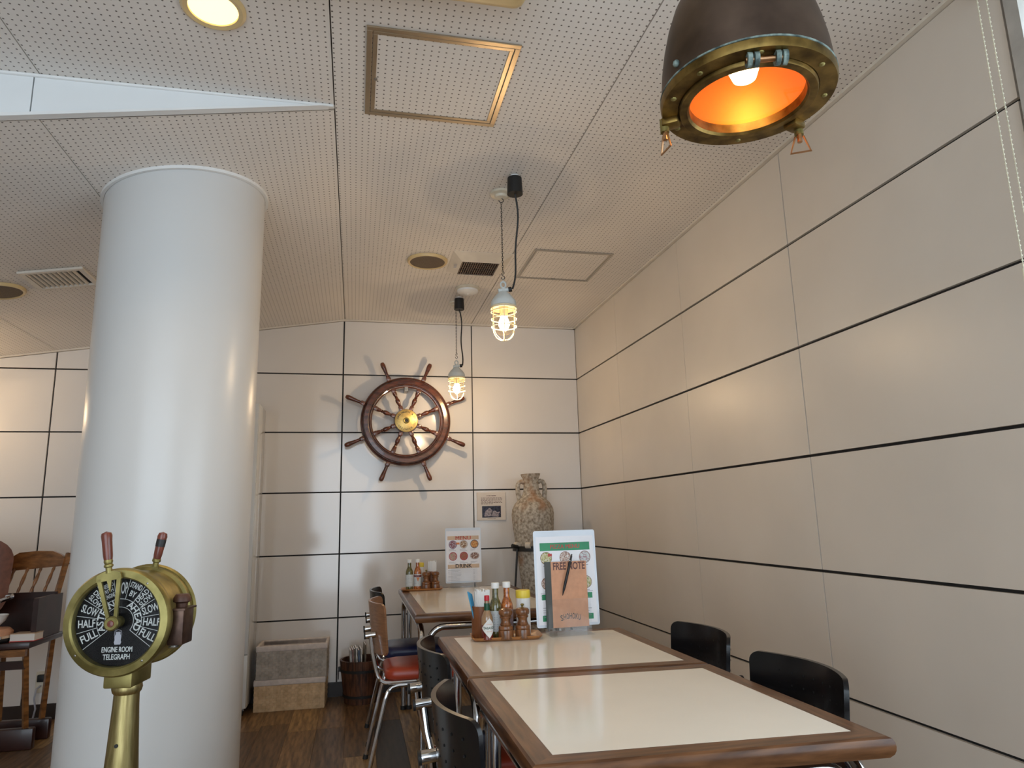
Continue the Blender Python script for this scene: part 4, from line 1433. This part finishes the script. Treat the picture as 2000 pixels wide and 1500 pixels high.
tray('orange wooden tray of condiments on the far table', (-1.235, -.540, ZT), -3, L=.250)
sauce_bottle(-1.312, -.560, 'green sauce bottle with white label on the far tray', SAUCEG, LABW, h=.178)
sauce_bottle(-1.262, -.557, 'orange sauce bottle with maroon banded label on the far tray', SAUCEO, LABW, LABR, h=.178)
mill(-1.211, -.575, 'wooden pepper mill beside the orange bottle on the far tray')
mill(-1.156, -.570, 'wooden mill at the right end of the far tray', knob=False)
napkin_cup(-1.170, -.508, 'wooden cup of white napkins behind the far mills', straws=False, cup_h=.100, rad=.035)
t = thing('cheese_shaker', 'yellow lidded white canister behind the far orange bottle', 'canister', (-1.240, -.500, ZI))
MB().lathe([(0, 0), (.0205, 0), (.0215, .003), (.0215, .130), (.0205, .132)], 24).build('canister', CAPW, t)
MB().lathe([(.022, .128), (.0222, .130), (.0222, .152), (0, .155)], 24).build('lid', CAPY, t)

# ================================================================= menu stands
DISH = [food('borscht print', (0.20, .05, .08), (.30, .10, .12), (.45, .40, .45)), food('curry rice print', (.16, .06, .02), (.42, .22, .10), (.75, .70, .60)),
        food('stew print', (.45, .10, .02), (.62, .25, .04), (.75, .50, .15)), food('salad print', (.40, .08, .08), (.62, .40, .35), (.25, .30, .12)),
        food('tomato soup print', (.33, .05, .03), (.45, .10, .06), (.20, .16, .05)), food('grill print', (.10, .04, .03), (.30, .14, .08), (.60, .50, .45)),
        food('pizza print green', (.22, .25, .05), (.60, .52, .25), (.65, .60, .50), 160), food('pizza print meat', (.30, .14, .10), (.60, .45, .38), (.75, .70, .65), 160),
        food('pizza print white', (.35, .12, .15), (.50, .52, .52), (.62, .66, .66), 160)]
RIM = [pm('bowl rim dark', (.12, .10, .10), .3), pm('bowl rim lilac', (.30, .22, .32), .3), pm('bowl rim red', (.40, .05, .06), .3), pm('crust brown', (.22, .10, .05), .4), pm('bowl rim pale', (.55, .50, .50), .3)]


def sheet(t, W, H, rc=.008, th=.0016, mat=LAMI):
    pts = []
    for (sx, sy, a0) in ((1, 1, 0), (-1, 1, 90), (-1, -1, 180), (1, -1, 270)):
        for k in range(4):
            an = (a0 + k * 30) * D2R
            pts.append((sx * (W / 2 - rc) + rc * math.cos(an), sy * (H / 2 - rc) + rc * math.sin(an)))
    return MB().prism(pts, -th, 0, FACE).build('laminated_sheet', mat, t, smooth=0)


def holder(label, loc, rz, W=.164):
    t = thing('acrylic_stand', label, 'menu stand', loc, rz, group='clear acrylic menu stands')
    MB().box(-W / 2, -.055, .0005, W / 2, .045, .0035).build('base_plate', ACRYL, t)
    MB().box(-W / 2, -.026, .003, W / 2, -.0235, .125).build('front_plate', ACRYL, t)
    MB().box(-W / 2, .010, .003, W / 2, .0125, .180, M=R('X', -3)).build('back_plate', ACRYL, t)
    MB().box(-W / 2, -.024, .0225, W / 2, .011, .0250).build('ledge', ACRYL, t)
    return t


def rect(mb, x0, z0, x1, z1, d):
    return mb.box(x0, -d - .0002, z0, x1, -d, z1)


def disc(r, x, z, d, mat, parent, name, sx=1.0, sz=1.0):
    pts = [(x + r * sx * math.cos(2 * PI * i / 28), z + r * sz * math.sin(2 * PI * i / 28)) for i in range(28)]
    return MB().prism(pts, d, d + .0002, FACE).build(name, mat, parent, smooth=0)


# pizza menu on near table
MX, MY = -.872, -2.372
holder('clear acrylic stand holding pizza menu and kraft notebook', (MX, MY, ZT), 2)
t = thing('pizza_menu', 'tall laminated pizza menu sheet with green bands', 'menu', (MX, MY + .002, ZT + .0262 + .172), 2)
t.rotation_euler = (-3 * D2R, 0, 2 * D2R)
s = sheet(t, .243, .343)
rect(MB(), -.113, -.162, .113, .150, .0001).build('paper', PAPER, s, smooth=0)
rect(MB(), -.098, .098, .098, .127, .0004).build('title_band', GREENP, s, smooth=0)
MB().text('PIZZA MENU', FACE @ T(0, .112, .0006), .015, width=.115, thick=.0003).build('title_lettering', REDP, s, smooth=0)
for i, (x_, k) in enumerate(((-.075, 6), (0, 7), (.077, 8))):
    for (zz, kk) in ((.072, k), (-.018, 6 + (k + 1) % 3)):
        d_ = disc(.0225, x_, zz, .0004, RIM[3], s, 'pizza_picture')
        disc(.0205, x_, zz, .0006, DISH[kk], d_, 'pizza_topping')
rect(MB(), -.068, .078, -.052, .088, .0009).build('new_tag', REDP, s, smooth=0)
mb = MB()
for i, (x_, w) in enumerate(((-.075, 'CHILI'), (0, 'TUNA'), (.077, 'SEAFOOD'))):
    for rr_ in range(2):
        mb.box(x_ - .012, -.0007, .0425 - rr_ * .09, x_ + .012, -.0004, .0448 - rr_ * .09)
for rr_ in range(5):
    for c_ in (-1, 0, 1):
        mb.box(c_ * .08 - .022, -.0006, -.052 - rr_ * .0055, c_ * .08 + random.uniform(.0, .022), -.0004, -.0505 - rr_ * .0055)
for rr_ in range(5):
    for c_ in (-1, 1):
        mb.box(c_ * .07 - .025, -.0006, -.105 - rr_ * .008, c_ * .07 + random.uniform(.0, .025), -.0004, -.1028 - rr_ * .008)
mb.build('small_print', GREYINK, s, smooth=0)['kind'] = 'stuff'
for z_ in (-.072, -.146):
    rect(MB(), -.098, z_ - .022 + .018, .098, z_ + .016, .0004).build('section_band', GREENP, s, smooth=0)

t = thing('notebook', 'kraft covered notebook with grey spine lettered FREE NOTE', 'notebook', (MX - .006, MY - .0135, ZT + .0262 + .1155), 2)
t.rotation_euler = (-2 * D2R, 0, 2 * D2R)
MB().box(-.079, -.003, -.115, .079, .004, .115).build('page_block', PAPERW, t, smooth=0)
MB().box(-.0795, -.0045, -.1155, .080, -.0030, .1155).build('kraft_cover', KRAFT, t, smooth=0)
MB().box(-.0800, -.0050, -.1157, -.058, .0042, .1157).build('spine_tape', SPINE, t, smooth=0)
mb = MB()
mb.text('FREE NOTE', FACE @ T(.012, .098, .0046), .026, width=.124, thick=.0003)
mb.build('title_lettering', BRNINK, t, smooth=0)
mb = MB()
for i, ch in enumerate('SHOHOKU'):
    u = (i - 3) / 3
    mb.text(ch, FACE @ T(.010 + .034 * u, -.084 - .006 * u * u + .006, .0046) @ R('Z', -8 * u), .020, width=.0095, thick=.0003)
mb.build('lower_lettering', SPINE, t, smooth=0)
t = thing('ballpoint_pen', 'black ballpoint pen leaning across the kraft notebook', 'pen', (MX + .012, MY - .0285, ZT + .272))
t.rotation_euler = (0, 16 * D2R, 0)
MB().lathe([(0, -.140), (.001, -.139), (.0042, -.118), (.0052, -.10), (.0050, -.012), (.0046, -.008)], 14).build('barrel', BLACKTAPE, t)
MB().lathe([(.0052, -.014), (.0054, -.014), (.0054, -.012), (.0052, -.012)], 14, close=True).build('white_ring', CAPW, t)
MB().lathe([(.0042, -.010), (.0036, .004), (.0024, .006), (.0022, .012), (0, .0125)], 14).build('push_button', BLACKTAPE, t)
MB().box(-.0012, -.0075, -.05, .0012, -.0055, .002).build('pen_clip', BLACKTAPE, t)

# drink and food menu on far table
MX2, MY2 = -.968, -.480
holder('clear acrylic stand holding the food and drink menu', (MX2, MY2, ZT), 1)
t = thing('food_menu', 'laminated food and drink menu with six dish pictures', 'menu', (MX2, MY2 + .002, ZT + .0262 + .168), 1)
t.rotation_euler = (-3 * D2R, 0, 1 * D2R)
s = sheet(t, .229, .336)
rect(MB(), -.108, -.158, .108, .150, .0001).build('paper', PAPER, s, smooth=0)
rect(MB(), -.100, .094, .100, .118, .0004).build('title_band', TANB, s, smooth=0)
rect(MB(), -.100, -.080, .100, -.056, .0004).build('drink_band', TANB, s, smooth=0)
MB().text('MENU', FACE @ T(0, .104, .0006), .024, width=.098, thick=.0003).build('title_lettering', REDP, s, smooth=0)
MB().text('DRINK', FACE @ T(0, -.067, .0006), .024, width=.105, thick=.0003).build('drink_lettering', INK, s, smooth=0)
for i in range(3):
    for j in range(2):
        x_, z_ = (-.066 + .069 * i), (.066 - .072 * j)
        k = i + 3 * j
        rm_ = (1, 4, 0, 2, 2, 4)[k]
        fx_ = 1.15 if k == 5 else 1.0
        d_ = disc(.0265, x_, z_, .0004, RIM[rm_], s, 'dish_picture', fx_, 1 / fx_)
        disc(.0222, x_, z_, .0006, DISH[k], d_, 'dish_food', fx_, 1 / fx_)
rect(MB(), -.045, .066, -.024, .078, .0009).build('new_tag', ORNP, s, smooth=0)
mb = MB()
for i in range(3):
    for j in range(2):
        for k in range(2):
            x_ = -.066 + .069 * i
            mb.box(x_ - .026, -.0006, .034 - .076 * j - k * .006, x_ + random.uniform(.0, .026), -.0004, .036 - .076 * j - k * .006)
for k in range(8):
    mb.box(-.098, -.0006, -.092 - k * .0085, random.uniform(-.05, .0), -.0004, -.0905 - k * .0085)
    mb.box(.060, -.0006, -.092 - k * .0085, .072, -.0004, -.0905 - k * .0085)
mb.build('small_print', GREYINK, s, smooth=0)['kind'] = 'stuff'

# ================================================================= baskets
def basket(label, loc, L, Wd, H, mat, rz):
    t = thing('storage_basket', label, 'basket', loc, rz, 'woven storage baskets')
    a, b = L / 2, Wd / 2
    w = .010
    MB().box(-a, -b, 0, a, b, .008).box(-a, -b, .008, a, -b + w, H).box(-a, b - w, .008, a, b, H).box(-a, -b + w, .008, -a + w, b - w, H).box(a - w, -b + w, .008, a, b - w, H).build('basket_body', mat, t, smooth=0)
    wv = MB()
    ph = .0142
    nr = int((H - .045) / ph)
    for j in range(nr + 1):
        z = .006 + j * ph
        for (n, ax) in ((int(L / .040), 0), (int(Wd / .040), 1)):
            for s_ in (-1, 1):
                for i in range(n):
                    c = -(L if ax == 0 else Wd) / 2 + (i + .5 + (.5 if j % 2 else 0)) * ((L if ax == 0 else Wd) / n)
                    h = .0185
                    if abs(c) > (a if ax == 0 else b) - .004:
                        continue
                    o_ = (b if ax == 0 else a)
                    pts = []
                    for u, d in ((-h, .0005), (-h * .5, .004), (h * .5, .004), (h, .0005)):
                        for zz in (z, z + ph - .0015):
                            if ax == 0:
                                pts.append((c + u, s_ * (o_ + d), zz))
                            else:
                                pts.append((s_ * (o_ + d), c + u, zz))
                    wv.add(pts, [(0, 2, 3, 1), (2, 4, 5, 3), (4, 6, 7, 5)])
    o = wv.build('woven_strips', mat, t, smooth=0)
    o['kind'] = 'stuff'
    q = .005
    MB().box(-a - q, -b - q, H - .030, a + q, -b + .012, H + .004, bev=.005).box(-a - q, b - .012, H - .030, a + q, b + q, H + .004, bev=.005) \
        .box(-a - q, -b + .01, H - .030, -a + .012, b - .01, H + .004, bev=.004).box(a - .012, -b + .01, H - .030, a + q, b - .01, H + .004, bev=.004).build('cloth_rim', LINER, t, smooth=50)
    MB().box(-a + w, -b + w, .010, a - w, -b + w + .002, H - .004).box(-a + w, b - w - .002, .010, a - w, b - w, H - .004).box(-a + w, -b + w, .010, -a + w + .002, b - w, H - .004) \
        .box(a - w - .002, -b + w, .010, a - w, b - w, H - .004).box(-a + w, -b + w, .008, a - w, b - w, .012).build('cloth_lining', LINER, t, smooth=0)
    return t


basket('tan woven basket with cloth rim, underneath the grey one', (-2.004, -.142, 0.0005), .412, .235, .176, WEAVET, -2)
basket('grey woven basket with cloth rim, stacked on the tan one', (-1.999, -.142, .182), .412, .235, .190, WEAVEG, -1)

# ================================================================= bucket with magazines
BX, BY = -1.578, -.175
t = thing('wooden_bucket', 'dark stained wooden stave bucket holding magazines', 'bucket', (BX, BY, 0.0))
N = 20
RB, RT, HB = .108, .140, .255
for k in range(N):
    a0, a1 = 2 * PI * (k + .02) / N, 2 * PI * (k + .98) / N
    vs = []
    for z, rad in ((0, RB), (HB, RT)):
        for rr_ in (rad, rad - .014):
            for a in (a0, (a0 + a1) / 2, a1):
                vs.append((rr_ * math.cos(a), rr_ * math.sin(a), z))
    # idx: bottom outer 0-2, bottom inner 3-5, top outer 6-8, top inner 9-11
    fs = [(0, 1, 7, 6), (1, 2, 8, 7), (3, 9, 10, 4), (4, 10, 11, 5), (6, 7, 10, 9), (7, 8, 11, 10), (0, 3, 4, 1), (1, 4, 5, 2), (0, 6, 9, 3), (2, 5, 11, 8)]
    MB().add(vs, fs).build('stave', BUCK, t, smooth=0)
MB().cyl((0, 0, .012), (0, 0, .024), RB - .012, RB - .010, 32).build('bucket_bottom', BUCK, t)
for z in (.045, .195):
    rad = RB + (RT - RB) * z / HB
    MB().lathe([(rad + .0002, z - .008), (rad + .004, z - .008), (rad + .0055, z + .008), (rad + .0015, z + .008)], 48, close=True).build('iron_hoop', IRON, t)
MB().tube([(-.146, .0 + .020 * math.cos(a), .165 + .026 * math.sin(a)) for a in [2 * PI * i / 14 for i in range(14)]], .003, 6, closed=True).build('ring_handle', IRON, t)
MB().box(-.148, -.012, .185, -.130, .012, .212).build('handle_lug', IRON, t)
mags = [(-.085, .0, -9, 0), (-.070, .005, -8, 2), (-.055, .0, -8, 1), (-.041, .003, -7, 0), (-.026, .0, -5, 3), (-.010, .004, -3, 0), (.012, .0, 3, 1), (.058, .0, 14, 1), (.077, .004, 17, 0)]
lab = ['pale magazine at the left end of the bucket', 'rose covered magazine in the bucket, second from left', 'dark magazine in the bucket, third from left', 'white magazine in the bucket, fourth from left',
       'blue grey magazine in the bucket, fifth from left', 'white magazine just left of the tall dark one in bucket', 'tall dark magazine standing in the middle of the bucket', 'dark magazine leaning right in the bucket', 'pale magazine leaning at the right of the bucket']
for (mx, my, ti, mc), lb_ in zip(mags, lab):
    hh = {6: .345, 7: .335, 8: .325}.get(mags.index((mx, my, ti, mc)), .315 + .004 * (mags.index((mx, my, ti, mc)) % 4))
    t = thing('magazine', lb_, 'magazine', (BX + mx * .72, BY + my, .026))
    t.rotation_euler = (0, ti * .35 * D2R, 4 * D2R)
    w = min(.070, math.sqrt(max(.0016, .088 ** 2 - (abs(mx * .72) + .006) ** 2)))
    MB().box(-.0035, -w, 0, .0035, w, hh - .026, bev=.001, seg=1).build('pages', PAPER, t, smooth=0)
    MB().box(-.0046, -w - .0006, 0, -.0036, w, hh - .024).box(.0036, -w - .0006, 0, .0046, w, hh - .024).box(-.0046, -w - .0016, 0, .0046, -w - .0004, hh - .024).build('cover', MAG[mc], t, smooth=0)

# ================================================================= white cabinet
t = thing('storage_cabinet', 'tall glossy white cabinet on casters half hidden by pillar', 'cabinet', (-2.245, 0, 0))
MB().box(-.60, -.320, .045, 0, -.014, 1.865, bev=.003).build('carcass', CABW, t)
MB().box(-.598, -.342, .048, -.002, -.322, .345, bev=.003).build('lower_door', CABW, t)
MB().box(-.598, -.342, .350, -.002, -.322, 1.862, bev=.003).build('upper_door', CABW, t)
for xx in (-.57, -.03):
    for yy in (-.30, -.05):
        MB().cyl((xx - .010, yy, .020), (xx + .010, yy, .020), .020, None, 16).build('caster', RUBBER, t)
        MB().box(xx - .014, yy - .012, .030, xx + .014, yy + .012, .046).build('caster_bracket', BOLT, t)

# ================================================================= roller blind with ball chain
t = thing('roller_blind', 'white roller blind at the right hand window', 'blind', (-.055, -3.72, 2.44))
MB().cyl((0, 0, 0), (0, -2.5, 0), .028, None, 20).build('roller_tube', BLINDM, t)
MB().box(-.002, -2.48, -.70, .002, -.02, .0).build('fabric', BLINDM, t)
MB().box(-.010, -2.48, -.725, .010, -.02, -.70, bev=.003).build('hem_bar', WIN, t)
t = thing('ball_chain', 'ivory plastic ball chain loop of the roller blind', 'chain', (-.10, -3.655, 0))
for k, yy in enumerate((0.0, -.024)):
    n = 64
    zt_, zb_ = 2.46, 1.66
    st = MB()
    st.tube([(0, yy, zt_), (0, yy, zb_)], .0011, 5)
    st.build('cord', CHAINM, t)
    bd = MB()
    for i in range(n + 1):
        bd.sphere((0, yy, zt_ + (zb_ - zt_) * i / n), .0026, 8, 5)
    o = bd.build('beads', CHAINM, t)
    o['kind'] = 'stuff'
MB().cyl((0, 0, 1.665), (0, 0, 1.625), .004, None, 10).build('chain_connector', CHAINM, t)
MB().tube([(0, -.012 + .012 * math.cos(a), 1.63 + .012 * math.sin(a)) for a in [PI + i * PI / 8 for i in range(9)]], .002, 6).build('chain_bottom', CHAINM, t)
MB().box(-.012, -.045, 2.452, .03, .012, 2.475).build('chain_wheel_housing', CAPW, t)

# ================================================================= far left corner
HX0, HY0 = -3.385, -.42
t = thing('wooden_high_chair', 'honey brown wooden high chair with spindle back by pillar', 'high chair', (HX0, HY0, 0), -2)
Wc = .150
poly = [(-Wc - .004, .925), (-Wc + .02, .958), (-Wc + .065, .985), (0, .992), (Wc - .065, .988), (Wc - .03, .972), (Wc - .004, .955), (Wc - .004, .905), (-Wc - .004, .885)]
MB().prism(poly, -.012, .012, FACE @ T(0, 0, -.0)).build('top_rail', HCW, t)
for s in (-1, 1):
    MB().tube([(s * Wc + .012, 0, .975), (s * Wc - .012, -.06, .720)], [.016, .017], 4).build('back_post', HCW, t, smooth=0)
for k in range(4):
    xx = -.105 + .066 * k
    p0, p1 = Vector((xx + .004, -.004, .905)), Vector((xx - .018, -.052, .770))
    pts = [p0.lerp(p1, u / 8) for u in range(9)]
    MB().tube(pts, [.006, .0085, .006, .009, .0095, .009, .006, .0085, .006], 10).build('spindle', HCW, t)
MB().box(-Wc, -.070, .738, Wc, -.045, .772).build('lower_rail', HCD, t)
MB().box(-Wc - .02, -.050, .551, Wc - .016, -.030, .737).build('back_panel', HCD, t)
MB().box(Wc - .015, -.30, .551, Wc + .010, -.02, .76).build('arm_panel', HCD, t)
MB().box(-Wc - .015, -.36, .520, Wc + .012, 0.02, .550, bev=.004).build('seat', HCD, t)
for s in (-1, 1):
    for yy, yb_ in ((-.30, -.18), (.0, .0)):
        MB().tube([(s * (Wc - .03), yy, .522), (s * (Wc - .045), yb_, .10)], .016, 4).build('leg', HCW, t, smooth=0)
MB().box(-Wc + .02, -.285, .410, Wc - .03, -.265, .450).build('stretcher', HCD, t)
MB().box(-Wc, -.37, .485, Wc, -.345, .519).build('apron', HCW, t)
for yy in (-.18, .0):
    MB().box(-Wc - .03, yy - .02, 0.0, Wc + .0, yy + .02, .105, bev=.008).build('base_runner', HCD, t)

t = thing('swivel_chair', 'russet leather swivel chair with chrome hoop at left picture edge', 'chair', (-3.640, -.84, 0))
sh = back_grid(.235, .42, .07, .05, .12, taper=.86)
sh.v = [(-y, x * 1.0, z + .65) for x, y, z in sh.v]
sh.v = [(x, y + .16, z) for x, y, z in sh.v]
sh.build('leather_back', LEATH, t, smooth=60)
MB().tube([(.15, .25, .765), (.235, .22, .770), (.258, .16, .768), (.25, .06, .760), (.15, -.06, .750), (0, -.10, .745)], .011, 10).build('chrome_hoop', CHROME, t)
MB().lathe([(0, .40), (.11, .40), (.13, .41), (.13, .44), (.11, .45), (0, .455)], 40).build('seat_cushion', LEATH, t)
MB().cyl((0, 0, .02), (0, 0, .40), .028, None, 20).build('pedestal_column', CHROME, t)
MB().tube([(0, .0, .40), (0, .12, .41), (0, .19, .46), (0, .20, .56), (0, .195, .70)], .014, 10).build('back_support', CHROME, t)
MB().lathe([(0, 0), (.20, 0), (.20, .008), (.12, .02), (.04, .035), (0, .035)], 48).build('base_disc', STEELD, t)

t = thing('bowl', 'white ceramic bowl on stack beside the leather chair', 'bowl', (-3.428, -.725, .630))
MB().lathe([(0, 0), (.022, 0), (.024, .004), (.045, .025), (.058, .055), (.056, .056), (.042, .028), (0, .008)], 32).build('bowl_shell', CAPW, t)
t = thing('zip_case', 'brown zip case with metal slider under the white bowl', 'case', (-3.440, -.722, .552))
MB().lathe([(0, 0), (.085, 0), (.095, .010), (.095, .020), (0, .020)], 36).build('lower_shell', BLACKTAPE, t)
MB().lathe([(.093, .020), (.097, .022), (.097, .032), (.093, .034)], 36, close=True).build('zip_band', TANB, t)
MB().lathe([(0, .034), (.094, .034), (.095, .050), (.080, .066), (0, .077)], 36).build('upper_shell', KRAFT, t)
MB().box(.055, -.088, .022, .078, -.070, .034).build('zip_slider', CHROME, t)
t = thing('book', 'pale book with red bottom edge on the dark seat', 'book', (-3.272, -.715, .552), -6)
MB().box(-.066, -.04, .004, .050, .04, .036).build('page_block', PAPERW, t, smooth=0)
MB().box(-.067, -.042, 0, .052, .042, .004).build('red_cover', REDP, t, smooth=0)
MB().box(-.067, -.042, .036, .052, .042, .039).build('top_cover', TANB, t, smooth=0)

t = thing('wall_outlet', 'beige wall outlet with plugged cables behind the high chair', 'outlet', (-3.445, -.0125, .215))
MB().box(-.035, -.010, -.060, .035, 0, .060, bev=.003).build('cover_plate', CREAM2, t)
MB().box(-.020, -.035, .005, .020, -.010, .045, bev=.004).build('black_plug', RUBBER, t)
MB().tube([(-.005, -.012, -.02), (-.012, -.05, -.03), (-.014, -.06, -.08), (-.006, -.05, -.14), (-.02, -.04, -.205)], .005, 8).build('grey_cable', GREYINK, t)
